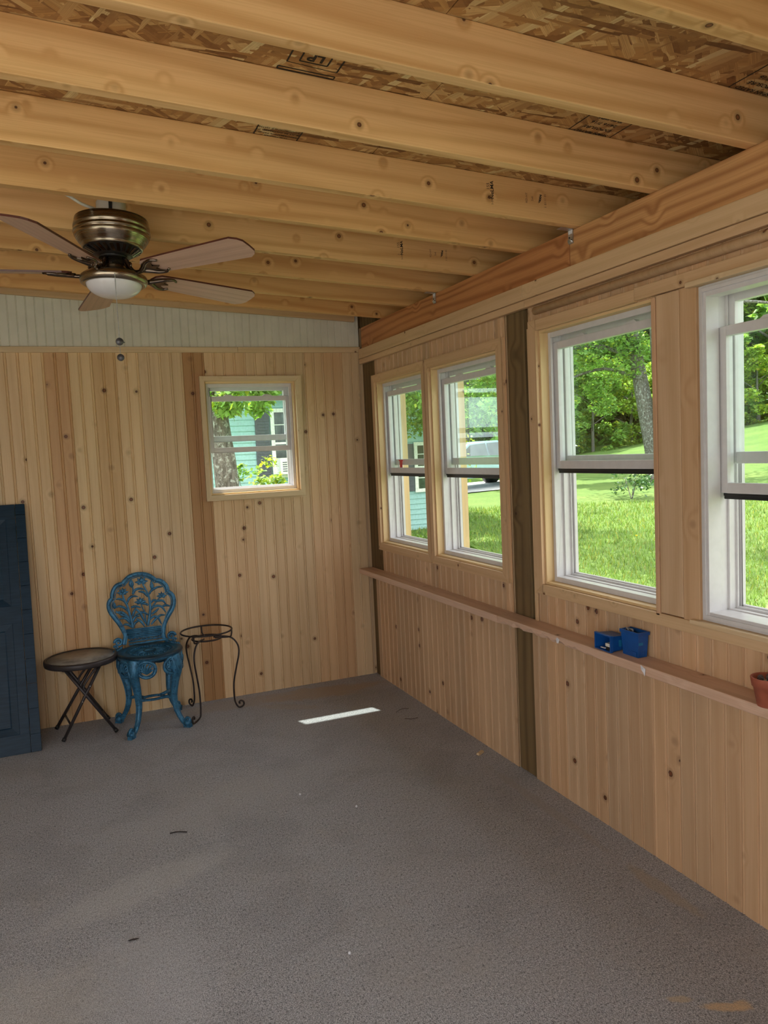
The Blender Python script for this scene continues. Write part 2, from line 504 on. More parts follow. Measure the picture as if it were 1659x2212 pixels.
FAR = lambda u, g, z: (u, D + g, z)
RIGHT = lambda u, g, z: (W + g, u, z)
PINE = [(0, .0045), (.0026, 0), (.0505, 0), (.0531, .0045), (.0556, .0012), (.059, 0), (.0624, .0012)]
BEAD = [(0, .0025), (.002, 0), (.0405, 0), (.0425, .0025), (.0442, .0004), (.0458, .0025)]

def cells(us, zs, holes):
    for a, b in zip(us[:-1], us[1:]):
        m = (a + b) / 2
        cut = sorted([(h[2], h[3]) for h in holes if h[0] < m < h[1]])
        lo = zs[0]
        for c0, c1 in cut:
            if c0 > lo: yield a, b, lo, c0
            lo = max(lo, c1)
        if lo < zs[1]: yield a, b, lo, zs[1]

def panel(mb, mp, u0, u1, z0, z1, holes, prof, period, phase, tintf, flip):
    def depth(u):
        t_ = (u - phase) % period
        P = prof + [(period, prof[0][1])]
        for (a, da), (b, db) in zip(P[:-1], P[1:]):
            if a <= t_ <= b: return da + (db - da) * (t_ - a) / (b - a)
        return 0
    us = {u0, u1}
    k = int((u0 - phase) // period) - 1
    while phase + k * period < u1:
        for a, _ in prof:
            u = phase + k * period + a
            if u0 < u < u1: us.add(round(u, 5))
        k += 1
    for h in holes:
        for u in h[:2]:
            if u0 < u < u1: us.add(u)
    us = sorted(us)
    for a, b, c0, c1 in cells(us, (z0, z1), holes):
        m = (a + b) / 2
        bi = int((m - phase) // (2 * period))
        tint, seed = tintf(bi, m, (c0 + c1) / 2)
        da, db = depth(a + 1e-6), depth(b - 1e-6)
        q = [mp(a, da, c0), mp(b, db, c0), mp(b, db, c1), mp(a, da, c1)]
        wc = [(c0 + seed * 1.7, a, seed), (c0 + seed * 1.7, b, seed), (c1 + seed * 1.7, b, seed), (c1 + seed * 1.7, a, seed)]
        if flip: q.reverse(); wc.reverse()
        mb.poly(q, wc, tint)
    return us

def slab(mb, mp, u0, u1, z0, z1, holes, g0, g1, seed=1.0, tint=(1, 1, 1)):
    us = sorted({u0, u1} | {u for h in holes for u in h[:2] if u0 < u < u1})
    for a, b, c0, c1 in cells(us, (z0, z1), holes):
        P = [mp(a, g0, c0), mp(b, g0, c0), mp(b, g1, c0), mp(a, g1, c0), mp(a, g0, c1), mp(b, g0, c1), mp(b, g1, c1), mp(a, g1, c1)]
        mb.hexa(P, (0, 0, 1), seed, tint)

# openings
OPEN_R = {1: (3.892, 4.588, .935, 1.976), 2: (3.092, 3.806, .933, 1.976), 3: (2.078, 2.765, .923, 2.010), 4: (1.165, 1.878, .931, 2.004), 6: (0.25, 0.96, .931, 2.004)}
OPEN_F = (.848, 1.430, 1.305, 2.013)

rt = random.Random(3)
TF = {}
def tint_far(bi, u, z):
    if bi not in TF:
        v = rt.uniform(.90, 1.06); h = rt.uniform(-.03, .03)
        TF[bi] = ((v * (1 + h), v, v * (1 - h)), rt.uniform(0, 60))
    return TF[bi]
PH = 0.729 - 0.13 * 8
def bidx(u): return int((u - PH) // 0.13)
for u_, tn in ((.79, (.66, .50, .36)), (.02, (.90, .74, .60)), (.30, (.95, .87, .72)), (.15, (1.08, 1.08, 1.0)), (.41, (1.1, 1.1, 1.05)), (1.06, (1.02, .97, .93)), (1.60, (.97, .90, .86)), (1.73, (.92, .82, .76)), (-.11, (1.08, 1.05, .98))):
    TF[bidx(u_)] = (tn, rt.uniform(0, 60))
wf = MB()
panel(wf, FAR, XL, 1.893, 0.0, 2.22, [OPEN_F, (1.80, 1.90, .712, .756)], PINE, .065, PH, tint_far, True)
slab(wf, FAR, XL - .1, 2.02, 0.0, 2.22, [OPEN_F], .006, .13)
wf.box(1.9, 2.02, D - .0, D + .13, 2.22, 2.36, tint=(.5, .5, .5))
wf.box(1.888, 1.9, D - .001, D + .12, 0, 2.19, tint=(.8, .8, .85))
wall_far = struct(wf.build('wall_far', M['pine_panel']))
bb = MB()
panel(bb, FAR, XL, 1.893, 2.20, 2.66, [], BEAD, .0475, .0216, lambda b, m, z: ((1, 1, 1), 1.0), True)
slab(bb, FAR, XL - .1, 1.86, 2.22, 2.68, [], .004, .13)
bb.build('painted_beadboard', M['beadboard'], wall_far)
MB().box(1.862, 2.36, D + .03, D + .13, 2.22, 2.52, seed=4).box(1.915, 2.04, D - .2, D + .03, 2.362, 2.5, seed=8).build('corner_blocking', M['treated'], wall_far)

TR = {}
def tint_right(bi, u, z):  # boards darkened for the wall's backlit shade, pinker like its pine
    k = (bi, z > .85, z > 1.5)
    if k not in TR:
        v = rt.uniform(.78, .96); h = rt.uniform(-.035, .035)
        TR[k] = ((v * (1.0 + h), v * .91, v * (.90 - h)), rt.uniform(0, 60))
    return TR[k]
wr = MB()
H = [OPEN_R[k] for k in OPEN_R]
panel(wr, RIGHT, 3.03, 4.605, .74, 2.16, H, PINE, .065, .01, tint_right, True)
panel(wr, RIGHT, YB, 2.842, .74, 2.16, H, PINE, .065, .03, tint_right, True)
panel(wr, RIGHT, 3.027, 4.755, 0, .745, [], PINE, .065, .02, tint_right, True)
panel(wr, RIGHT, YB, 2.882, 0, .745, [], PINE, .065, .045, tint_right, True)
slab(wr, RIGHT, 3.03, 4.60, 0, 2.36, H, .006, .13)
slab(wr, RIGHT, YB, 2.842, 0, 2.36, H, .006, .13)
slab(wr, RIGHT, 2.842, 3.03, 0, 2.36, [], .10, .13)
slab(wr, RIGHT, 4.60, D + .13, 0, 2.36, [], .10, .13)
wall_right = struct(wr.build('wall_right', M['pine_panel']))

# unseen porch sides, openings shaped to darken the right wall; pale bounce slab added
wl = MB()
wl.box(XL - .12, XL, YB, D, 2.35, 2.71, (0, 1, 0))
wl.box(XL - .12, XL, YB, YB + .14, 0, 2.35)
wl.box(XL - .12, XL, 1.7, D, 0, 2.35)
wl.box(XL - .12, XL, YB + .14, 1.7, 0, .85)
struct(wl.build('wall_left', M['pine_panel']))
struct(MB().box(.35, W + .13, YB - .12, YB, 0, 2.6).box(XL, .35, YB - .12, YB, 2.3, 2.70).build('wall_back', M['pine_panel']))
M['concrete'] = plain('pale_concrete', (.58, .54, .49), .85, var=.1, scale=3)
struct(MB().box(-14, XL - .1, -14, D + .14, -.3, -.03, seed=1).box(XL - .1, 6, -14, YB - .12, -.3, -.03, seed=1).build('bounce_slab', M['concrete']), 'unseen pale concrete slab added round the porch to bounce light')  # pale ground added out of view to bounce light onto the ceiling

# roof boards
cl = None
for i, (xa, xb, ya, yb) in enumerate([(XL - .15, -.22, YB - .3, .627), (-.217, 2.45, YB - .3, .627), (XL - .15, .91, .63, 1.848), (.913, 2.45, .63, 1.848),
                                      (XL - .15, 1.05, 1.851, 3.07), (1.053, 2.45, 1.851, 3.07), (XL - .15, .2, 3.073, 5.18), (.203, 2.45, 3.073, 5.18)]):
    P = [(xa, ya, zroof(xa)), (xb, ya, zroof(xb)), (xb, yb, zroof(xb)), (xa, yb, zroof(xa))]
    mb = MB().hexa(P + [(p[0], p[1], p[2] + .012) for p in P], (1, 0, 0))
    if i == 0:
        P = [(XL - .2, YB - .3, zroof(XL) + .02), (2.5, YB - .3, zroof(2.5) + .02), (2.5, 5.20, zroof(2.5) + .02), (XL - .2, 5.20, zroof(XL) + .02)]
        top = MB().hexa(P + [(p[0], p[1], p[2] + .02) for p in P], (1, 0, 0))
        cl = struct(top.build('ceiling', M['sheathing']))
    mb.build('roof_board', M['osb'], cl)

# stamps on the roof boards
def text_mesh(s, size, org, dx, up, mat, parent, name='printed_stamp', bold=0.0, spacing=1.0):
    cu = bpy.data.curves.new('t', 'FONT'); cu.body = s; cu.size = size; cu.offset = bold
    cu.align_x = 'CENTER'; cu.align_y = 'CENTER'; cu.resolution_u = 3; cu.space_character = spacing
    tmp = bpy.data.objects.new('t', cu); COL.objects.link(tmp)
    me = bpy.data.meshes.new_from_object(tmp.evaluated_get(bpy.context.evaluated_depsgraph_get()))
    bpy.data.objects.remove(tmp)
    me.materials.clear(); me.materials.append(mat); me.name = name
    o = bpy.data.objects.new(name, me); COL.objects.link(o)
    dx = Vector(dx).normalized(); up = Vector(up).normalized()
    n = dx.cross(up)
    m = Matrix((dx, up, n)).transposed().to_4x4(); m.translation = Vector(org)
    o.matrix_world = m
    if parent: o.parent = parent
    return o
SL = Vector((1, 0, -.05)).normalized()
def ceil_pt(x, y, off=.0012): return Vector((x, y, zroof(x) - off))
def ceil_lines(name, segs, mat):
    mb = MB()
    for x0, y0, x1, y1, wd in segs:
        p0, p1 = ceil_pt(x0, y0), ceil_pt(x1, y1)
        side = Vector((0, 0, 1)).cross(p1 - p0).normalized()
        mb.bar(p0, p1, side, (0, 0, 1), wd, .0008)
    return mb.build(name, mat, cl)
def rect(x0, x1, y0, y1, w_): return [(x0, y0, x1, y0, w_), (x1, y0, x1, y1, w_), (x1, y1, x0, y1, w_), (x0, y1, x0, y0, w_)]
ceil_lines('stamp_lines', [(.622, 1.89, .622, 2.005, .004), (.622, 2.005, .762, 2.012, .0015), (.762, 1.89, .762, 2.012, .004)] +
           rect(.652, .728, 1.935, 1.99, .004) + rect(.606, .765, 2.035, 2.048, .0035), M['ink'])
text_mesh('LP', .046, ceil_pt(.69, 1.963), -SL, (0, 1, 0), M['ink'], cl, bold=.0014)
ceil_lines('stamp_lines', [(.642, 2.34, .642, 2.50, .004), (.784, 2.34, .784, 2.51, .004), (.642, 2.478, .784, 2.492, .0018)], M['ink'])
text_mesh('INFORMATION', .0235, ceil_pt(.713, 2.502), -SL, (0, 1, .0), M['ink'], cl, bold=.0004)
for i, s_ in enumerate(['FOR PROPER', 'PERFORMANCE PANELS', 'MUST BE INSTALLED IN', 'ACCORDANCE WITH', 'APA RECOMMENDATIONS']):
    text_mesh(s_, .0135, ceil_pt(.713, 2.467 - i * .0185), -SL, (0, 1, 0), M['ink'], cl, bold=.0002)
for (ox, oy) in ((1.80, 1.60), (1.55, 2.0)):
    ceil_lines('stamp_lines', [(ox, oy - .12, ox, oy + .10, .003), (ox + .16, oy - .12, ox + .16, oy + .10, .003), (ox, oy + .062, ox + .16, oy + .066, .0015)], M['ink'])
    for i, s_ in enumerate(['SPAN RATED', 'EXPOSURE', '24/16 7/16', 'THIS SIDE']):
        text_mesh(s_, .022, ceil_pt(ox + .08, oy + .045 - i * .033), -SL, (0, 1, 0), M['ink'], cl, bold=.0004)

# ------------------------------------------------------------------ rafters
RY = [.86, 1.25, 1.655, 2.05, 2.467, 2.84, 3.27, 3.66, 4.04, 4.42]
RL = ['roof rafter just behind the topmost one, mostly out of view above',
      'pale rafter crossing the top right corner with a brown resin streak',
      'wide pale spruce rafter running from top edge centre to right edge, second from the camera',
      'knotty spruce rafter crossing under the square black stamp, third from the camera',
      'spruce rafter with a long crack line and two brown scars near its left end',
      'rafter with strong looping dark grain, directly in front of the ceiling fan',
      'rafter just behind the fan housing, grade stamps near its right end',
      'rafter with two round knots above the far metal angle bracket',
      'next to last rafter before the far wall',
      'last rafter before the far wall and its painted beadboard']
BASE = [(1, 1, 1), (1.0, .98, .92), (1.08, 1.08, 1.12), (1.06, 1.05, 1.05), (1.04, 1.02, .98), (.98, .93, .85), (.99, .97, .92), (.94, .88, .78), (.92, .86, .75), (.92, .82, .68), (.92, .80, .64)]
rafters = []
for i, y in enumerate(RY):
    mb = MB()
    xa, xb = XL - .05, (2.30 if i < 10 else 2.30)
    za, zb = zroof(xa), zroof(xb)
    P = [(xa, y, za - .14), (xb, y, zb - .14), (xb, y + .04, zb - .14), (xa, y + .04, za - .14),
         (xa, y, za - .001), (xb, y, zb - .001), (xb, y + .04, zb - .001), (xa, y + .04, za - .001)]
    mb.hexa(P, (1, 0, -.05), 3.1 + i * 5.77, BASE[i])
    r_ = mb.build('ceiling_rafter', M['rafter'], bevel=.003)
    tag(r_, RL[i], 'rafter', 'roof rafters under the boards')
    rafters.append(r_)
for r_, y in ((rafters[4], 2.467), (rafters[6], 3.27)):
    f_ = y - .0012
    text_mesh('NeLMA', .020, (1.517, f_, 2.462), (0, 0, 1), (-1, 0, 0), M['ink'], r_, 'grade_stamp', bold=.0003)
    text_mesh('155', .017, (1.501, f_, 2.474), (0, 0, 1), (-1, 0, 0), M['ink'], r_, 'grade_stamp')
    text_mesh('2', .012, (1.501, f_, 2.432), (0, 0, 1), (-1, 0, 0), M['ink'], r_, 'grade_stamp')
    text_mesh('S-DRY', .011, (1.517, f_, 2.425), (0, 0, 1), (-1, 0, 0), M['ink_faded'], r_, 'grade_stamp')
    text_mesh('KD-HT', .012, (1.665, f_, 2.447), (0, 0, 1), (-1, 0, 0), M['ink_faded'], r_, 'grade_stamp')
    text_mesh('2x6', .012, (1.69, f_, 2.445), (0, 0, 1), (-1, 0, 0), M['ink_faded'], r_, 'grade_stamp')
    text_mesh('00004', .014, (1.725, f_, 2.445), (0, 0, 1), (-1, 0, .25), M['ink'], r_, 'grade_stamp', bold=.0006)
    text_mesh('1 0111 01', .013, (1.748, f_, 2.442), (0, 0, 1), (-1, 0, 0), M['ink_faded'], r_, 'grade_stamp')

# header beam along the window wall, in two lengths butted at the near bracket
for (ya, yb, tn, sd_, lb) in ((2.531, 4.80, (1, 1, 1), 2.0, 'reddish fir header beam at the far end over the two far windows'),
                              (YB, 2.528, (1.12, 1.35, 1.5), 17.0, 'paler fir header beam at the near end, running out of the right edge')):
    b_ = MB().box(1.900, 2.04, ya, yb, 2.215, 2.358, (0, 1, 0), sd_, tn).build('header_beam', M['beam'], bevel=.003)
    tag(b_, lb, 'beam', 'header beam lengths over the windows')
MB().box(2.36, 2.38, YB, 5.18, 2.33, 2.50, (0, 1, 0)).box(2.035, 2.37, YB, 5.18, 2.33, 2.345, (0, 1, 0)).build('light_block_soffit', M['sheathing'], wall_right)  # unseen boards added under the eaves to keep light out of the recess

# trims
def strip(name, parts, mat='trim', lab=None, bev=.002):
    mb = MB()
    for p in parts: mb.box(*p[:6], along=p[6], tint=p[7] if len(p) > 7 else (1, 1, 1))
    o = mb.build(name, M[mat], bevel=bev)
    return struct(o, lab)
t1 = MB()
t1.hexa([(XL, D - .018, 2.171), (1.07, D - .018, 2.192), (1.07, D, 2.192), (XL, D, 2.171), (XL, D - .018, 2.203), (1.07, D - .018, 2.226), (1.07, D, 2.226), (XL, D, 2.203)], (1, 0, 0), 4)
t1.hexa([(1.071, D - .018, 2.192), (1.893, D - .018, 2.198), (1.893, D, 2.198), (1.071, D, 2.192), (1.071, D - .018, 2.226), (1.893, D - .018, 2.235), (1.893, D, 2.235), (1.071, D, 2.226)], (1, 0, 0), 9, (.97, .95, .92))
struct(t1.build('trim_1', M['trim'], bevel=.002), 'pine strip along the far wall between the panelling and the beadboard')
def zt(x): return 2.538 - .0515 * x
t2 = MB().hexa([(XL, D - .03, zt(XL) - .044), (1.86, D - .03, zt(1.86) - .044), (1.86, D - .004, zt(1.86) - .044), (XL, D - .004, zt(XL) - .044),
                (XL, D - .03, zt(XL)), (1.86, D - .03, zt(1.86)), (1.86, D - .004, zt(1.86)), (XL, D - .004, zt(XL))], (1, 0, 0), 6, (.95, .86, .74))
struct(t2.build('trim_2', M['trim'], bevel=.002), 'sloping pine strip on the painted beadboard under the last rafter')
Y_ = (0, 1, 0)
strip('trim_3', [(1.872, 1.90, 2.834, 4.79, 2.152, 2.214, Y_, (.96, .88, .82)), (1.872, 1.90, YB, 2.831, 2.152, 2.214, Y_, (.97, .90, .84)),
                 (1.880, 1.905, 2.83, 4.80, 2.118, 2.150, Y_, (.94, .84, .79)), (1.880, 1.905, YB, 2.828, 2.118, 2.150, Y_, (.94, .84, .79))],
      lab='pine strips under the header beam')
q = MB().tube([(1.898, 2.775, 2.095), (1.898, YB, 2.095)], .017, 12, tint=(.95, .86, .82))
struct(q.build('trim_4', M['trim']), 'quarter round moulding above the near windows')
# flat boards between the two near windows, head and sill strips
strip('trim_5', [(1.893, 1.907, 1.952, 2.056, .925, 2.012, (0, 0, 1), (1.0, .98, .97)), (1.894, 1.907, 1.880, 1.951, .905, 2.014, (0, 0, 1), (.98, .90, .82)),
                 (1.889, 1.907, 2.058, 2.076, .913, 2.008, (0, 0, 1), (1.0, .9, .88))], 'board', 'two wide flat pine boards between the near windows')
strip('trim_6', [(1.889, 1.907, 2.16, 2.765, 2.012, 2.056, Y_, (.96, .86, .79)), (1.889, 1.907, YB + .2, 2.158, 2.016, 2.060, Y_, (.92, .82, .76))], lab='pine head strip over the near windows')
strip('trim_7', [(1.889, 1.907, YB + .2, 2.765, .878, .922, Y_, (.94, .85, .78))], lab='pine sill strip under the near windows')
strip('trim_8', [(1.897, 1.907, 2.822, 2.842, .72, 2.03, (0, 0, 1), (.95, .86, .8))], lab='narrow pine edging beside the near side of the dark post')
strip('trim_9', [(1.872, 1.95, 1.15, 1.905, 2.005, 2.022, Y_), (1.872, 1.95, 1.15, 1.905, .916, .931, Y_), (1.905, 1.95, 1.878, 1.892, .92, 2.005, (0, 0, 1), (1.02, .96, .85))], lab='wood jamb and ledges round the nearest window')

def mitred(name, mp, o0, o1, oz0, oz1, i0, i1, iz0, iz1, th, parent, tint=(1, 1, 1)):
    """four mitred casing boards, outer and inner rectangle in (u, z)"""
    mb = MB()
    for (a, b, c_, d_, al) in (((o0, oz0), (o1, oz0), (i1, iz0), (i0, iz0), 'u'), ((i0, iz1), (i1, iz1), (o1, oz1), (o0, oz1), 'u'),
                               ((o0, oz0), (i0, iz0), (i0, iz1), (o0, oz1), 'z'), ((i1, iz0), (o1, oz0), (o1, oz1), (i1, iz1), 'z')):
        e = .0006
        cx_ = sum(p[0] for p in (a, b, c_, d_)) / 4; cz_ = sum(p[1] for p in (a, b, c_, d_)) / 4
        q = [(p[0] - math.copysign(e, p[0] - cx_), p[1] - math.copysign(e, p[1] - cz_)) for p in (a, b, c_, d_)]
        P = [mp(u, 0, z) for u, z in q] + [mp(u, -th, z) for u, z in q]
        al_ = Vector(mp(1, 0, 0)) - Vector(mp(0, 0, 0)) if al == 'u' else (0, 0, 1)
        v = random.uniform(.94, 1.04)
        mb.hexa(P, al_, random.uniform(0, 50), tuple(v * c for c in tint))
    return mb.build(name, M['trim'], parent, bevel=.002)

def ring_boxes(mb, mp, u0, u1, z0, z1, wl_, wr_, wb_, wt_, g0, g1):
    def bx(a, b, c_, d_):
        mb.hexa([mp(a, g0, c_), mp(b, g0, c_), mp(b, g1, c_), mp(a, g1, c_), mp(a, g0, d_), mp(b, g0, d_), mp(b, g1, d_), mp(a, g1, d_)], (0, 0, 1), 0)
    bx(u0, u0 + wl_, z0, z1); bx(u1 - wr_, u1, z0, z1)
    bx(u0 + wl_, u1 - wr_, z0, z0 + wb_); bx(u0 + wl_, u1 - wr_, z1 - wt_, z1)

def make_window(n, mp, op, sash, casing, label, jamb=.045, tintc=(1, 1, 1), mid=None):
    u0, u1, z0, z1 = op
    root = struct(empty('window_%d' % n, mp((u0 + u1) / 2, 0, z0)), label)
    root_loc = Vector(mp((u0 + u1) / 2, 0, z0))
    kids = []
    if casing:
        o0, o1, oz0, oz1 = casing
        kids.append(mitred('casing', mp, o0, o1, oz0, oz1, u0, u1, z0, z1, .030 if mp is FAR else .018, None, tintc))
    if jamb:
        mb = MB()
        e = .010
        for a, b, c_, d_, al in ((u0, u0 + e, z0, z1, 'z'), (u1 - e, u1, z0, z1, 'z'), (u0 + e, u1 - e, z0, z0 + e, 'u'), (u0 + e, u1 - e, z1 - e, z1, 'u')):
            al_ = (0, 0, 1) if al == 'z' else Vector(mp(1, 0, 0)) - Vector(mp(0, 0, 0))
            mb.hexa([mp(a, -.001, c_), mp(b, -.001, c_), mp(b, jamb, c_), mp(a, jamb, c_), mp(a, -.001, d_), mp(b, -.001, d_), mp(b, jamb, d_), mp(a, jamb, d_)], al_, random.uniform(0, 50), (1.05, 1.0, .85))
        kids.append(mb.build('wood_jamb', M['trim'], bevel=.001))
    e = .010 if jamb else .0
    mb = MB()
    U0, U1, Z0, Z1 = u0 + e, u1 - e, z0 + e, z1 - e
    if not jamb:
        ring_boxes(mb, mp, U0, U1, Z0, Z1, .03, .03, .03, .035, -.004, .05)
        ring_boxes(mb, mp, U0 + .008, U1 - .008, Z0 + .008, Z1 - .008, .012, .012, .012, .012, -.010, .0)
        U0 += .012; U1 -= .012; Z0 += .008; Z1 -= .01
    if jamb: ring_boxes(mb, mp, U0, U1, Z0, Z1, .018, .018, .022, .022, .038, .050)
    ring_boxes(mb, mp, U0 - .0003, U1 + .0003, Z0, Z1, .0103, .0103, .020, .012, .0497, .150)
    ring_boxes(mb, mp, U0 + .008, U1 - .008, Z0, Z1, .010, .010, .024, .010, .086, .092)
    ring_boxes(mb, mp, U0 + .008, U1 - .008, Z0, Z1, .010, .010, .028, .012, .122, .128)
    ring_boxes(mb, mp, U0 + .004, U1 - .004, Z0, Z1, .020, .020, .032, .024, .135, .150)
    kids.append(mb.build('vinyl_frame', M['vinyl'], bevel=.0015))
    s0, s1 = sash
    # outer, upper sash
    m_ = mid if mid else 1.441
    mb = MB(); ring_boxes(mb, mp, U0 + .010, U1 - .010, m_, Z1 - .008, .030, .030, .036, .032, .094, .121)
    up = mb.build('upper_sash', M['vinyl'], bevel=.002)
    def pane(g, a, b, c_, d_, par):
        mbb = MB(); mbb.poly([mp(a, g, c_), mp(b, g, c_), mp(b, g, d_), mp(a, g, d_)])
        p_ = mbb.build('glass_pane', M['glass']); p_.parent = par; return p_
    pane(.108, U0 + .036, U1 - .036, m_ + .03, Z1 - .036, up)
    kids.append(up)
    mb = MB(); ring_boxes(mb, mp, U0 + .006, U1 - .006, s0, s1, .034, .034, .032, .030, .056, .084)
    lo = mb.build('lower_sash', M['vinyl'], bevel=.002)
    pane(.070, U0 + .036, U1 - .036, s0 + .028, s1 - .026, lo)
    kids.append(lo)
    # black seal under the raised sash and the tilt latches on it
    mb = MB(); P0, P1 = mp(U0 + .022, .072, s0 - .011), mp(U1 - .020, .072, s0 - .011)
    mb.bar(P0, P1, Vector(mp(0, 1, 0)) - Vector(mp(0, 0, 0)), (0, 0, 1), .020, .019)
    mb.bar(mp(U0 + .026, .062, s0 - .005), mp(U1 - .022, .062, s0 - .005), Vector(mp(0, 1, 0)) - Vector(mp(0, 0, 0)), (0, 0, 1), .010, .010)
    if mp is not FAR: kids.append(mb.build('black_seal', M['rubber'], bevel=.002))
    for fr_ in (.27, .72):
        uc = U0 + (U1 - U0) * fr_
        mb = MB()
        A = [(-.035, 0), (.035, 0), (.018, .010), (-.018, .013)]
        P = [mp(uc + a, .060, s1 + b) for a, b in A] + [mp(uc + a, .080, s1 + b) for a, b in A]
        mb.hexa(P, (0, 0, 1), 0)
        kids.append(mb.build('tilt_latch', M['vinyl'], bevel=.001))
    for k in kids:
        k.parent = root
        k.matrix_parent_inverse = Matrix.Translation(-root_loc)
    return root

win1 = make_window(1, RIGHT, OPEN_R[1], (1.392, 1.912), (3.858, 4.630, .888, 2.024), 'far double hung window in the right wall, beside the corner', tintc=(.96, .84, .77))
win2 = make_window(2, RIGHT, OPEN_R[2], (1.392, 1.912), (3.038, 3.842, .888, 2.026), 'second double hung window from the corner, left of the dark post', tintc=(.96, .84, .77))
win3 = make_window(3, RIGHT, OPEN_R[3], (1.424, 1.958), None, 'double hung window right of the dark post')
win4 = make_window(4, RIGHT, OPEN_R[4], (1.347, 1.875), None, 'nearest double hung window, cut by the right edge', jamb=0)
win5 = make_window(5, FAR, OPEN_F, (1.570, 1.925), (.818, 1.462, 1.270, 2.046), 'small double hung window in the far wall', mid=1.640)
win6 = make_window(6, RIGHT, OPEN_R[6], (1.347, 1.875), None, 'unseen window added for its light, nearer than the frame edge', jamb=0)  # out of view, added to let more light in
# casing pieces of window 3 (mitred left stile only, head and sill strips run on)
mb = MB()
mb.hexa([RIGHT(u, g, z) for g in (0, -.018) for u, z in ((2.820, .879), (2.765, .923), (2.765, 2.012), (2.820, 2.056))], (0, 0, 1), 12, (.95, .84, .78))
mb.hexa([RIGHT(u, g, z) for g in (0, -.018) for u, z in ((2.820, 2.0565), (2.765, 2.0125), (2.766, 2.0125), (2.766, 2.0565))], (0, 1, 0), 13, (.95, .84, .78))
mb.hexa([RIGHT(u, g, z) for g in (0, -.018) for u, z in ((2.820, .8785), (2.766, .8785), (2.766, .9225), (2.765, .9225))], (0, 1, 0), 14, (.95, .84, .78))
cs = mb.build('casing', M['trim'], win3, bevel=.002)
cs.matrix_parent_inverse = Matrix.Translation(-win3.location)
# red tag stuck on the glass of the far right-hand window
mb = MB().box(1.970, 1.9715, 4.375, 4.415, 1.425, 1.470, seed=1)
mb.box(1.965, 1.9665, 4.355, 4.415, 1.466, 1.474, seed=1)
rs = mb.build('window_sticker', M['red']); tag(rs, 'small red sticker on the glass of the far right-hand window', 'sticker')
# wood boards fixed outside beside the two far windows
for n_, (w_, y_) in enumerate(((win1, 4.56), (win2, 3.775))):
    e_ = MB().box(W + .152, W + .19, y_, y_ + .09, .93, 1.99, tint=(1.05, 1, .85)).build('outside_casing', M['trim'], w_)
    e_.matrix_parent_inverse = Matrix.Translation(-w_.location)

# posts
mb = MB().box(1.912, 2.0, 2.886, 3.026, 0, 2.214, seed=5)
p_ = mb.build('support_post', M['treated'], bevel=.004)
tag(p_, 'dark pressure treated post between the second and third windows from the corner', 'post', 'treated wall posts')
tag(MB().box(1.925, 2.0, 2.845, 2.883, 0, 2.214, seed=15, tint=(.75, .68, .62)).build('wall_stud', M['treated']), 'dark stud seen in the slot right of the treated post', 'stud')
p_ = MB().box(1.912, 2.0, 4.60, 4.828, 0, 2.214, seed=31, tint=(.8, .75, .7)).build('support_post', M['treated'], bevel=.004)
tag(p_, 'dark pressure treated post in the far corner behind the panel edges', 'post', 'treated wall posts')

# shelf
ns = 40
def shelf_piece(ya, yb, seed, name, waney):
    mb = MB(); n_ = max(2, int((yb - ya) / .02))
    prevs = None
    for i in range(n_ + 1):
        y = ya + (yb - ya) * i / n_
        ch = 0.002
        if waney: 
            d_ = abs(y - 2.86)
            ch = max(.002, (.016 + .006 * math.sin(y * 60) + .004 * math.sin(y * 171)) * max(0, 1 - (d_ / (.17 if y > 2.86 else .62)) ** 2))
        s_ = [(W - .002, .716), (1.804 + ch * 1.3, .716), (1.804, .716 + ch * 1.2), (1.804, .746), (1.807, .749), (W - .002, .749)]
        cur = [(x_, y, z_) for x_, z_ in s_]
        if prevs:
            for k in range(6):
                k2 = (k + 1) % 6
                q_ = [prevs[k], prevs[k2], cur[k2], cur[k]]
                mb.poly(q_[::-1], [(p[1], p[0] + p[2] * .7 + k * .1, seed) for p in q_[::-1]], (1, 1, 1))
        else:
            mb.poly(cur, [(p[1], p[0], seed) for p in cur])
        prevs = cur
    mb.poly(prevs[::-1], [(p[1], p[0], seed) for p in prevs])
    return mb.build(name, M['shelf'], weld=True)
tag(shelf_piece(3.019, 4.79, 3.3, 'wall_shelf', False), 'narrow pine ledge under the two far windows, let into the far wall', 'shelf', 'ledge lengths along the window wall')
tag(shelf_piece(YB, 3.016, 8.8, 'wall_shelf', True), 'narrow pine ledge with a rough waney edge under the near windows', 'shelf', 'ledge lengths along the window wall')

# angle brackets
def bracket(y, lab):
    x0 = 1.8975
    b = empty('angle_bracket', (x0, y, 2.30))
    mb = MB().box(x0 - .002, x0, y - .015, y + .015, 2.308, 2.364, seed=1)
    mb.tube([(x0 - .001, y, 2.31), (x0 - .0012, y, 2.3098)], .015, 20)
    zz = 2.36
    mb.hexa([(x0 - .055, y - .015, zz + .0005), (x0, y - .015, zz - .002), (x0, y + .015, zz - .002), (x0 - .055, y + .015, zz + .0005),
             (x0 - .055, y - .015, zz + .0022), (x0, y - .015, zz), (x0, y + .015, zz), (x0 - .055, y + .015, zz + .0022)], (1, 0, 0), 1)
    o = mb.build('angle_plate', M['steel'], b); o.matrix_parent_inverse = Matrix.Translation(-b.location)
    for dy, dz in ((.006, 2.330), (-.006, 2.318)):
        s_ = MB().tube([(x0 - .004, y + dy, dz), (x0 - .001, y + dy, dz)], .0035, 10).build('screw', M['black'], b)
        s_.matrix_parent_inverse = Matrix.Translation(-b.location)
    s_ = MB().box(x0 - .0026, x0 - .002, y - .012, y + .012, 2.343, 2.356, seed=1).build('label_sticker', M['paper'], b)
    s_.matrix_parent_inverse = Matrix.Translation(-b.location)
    tag(b, lab, 'bracket', 'steel angle brackets on the header beam')
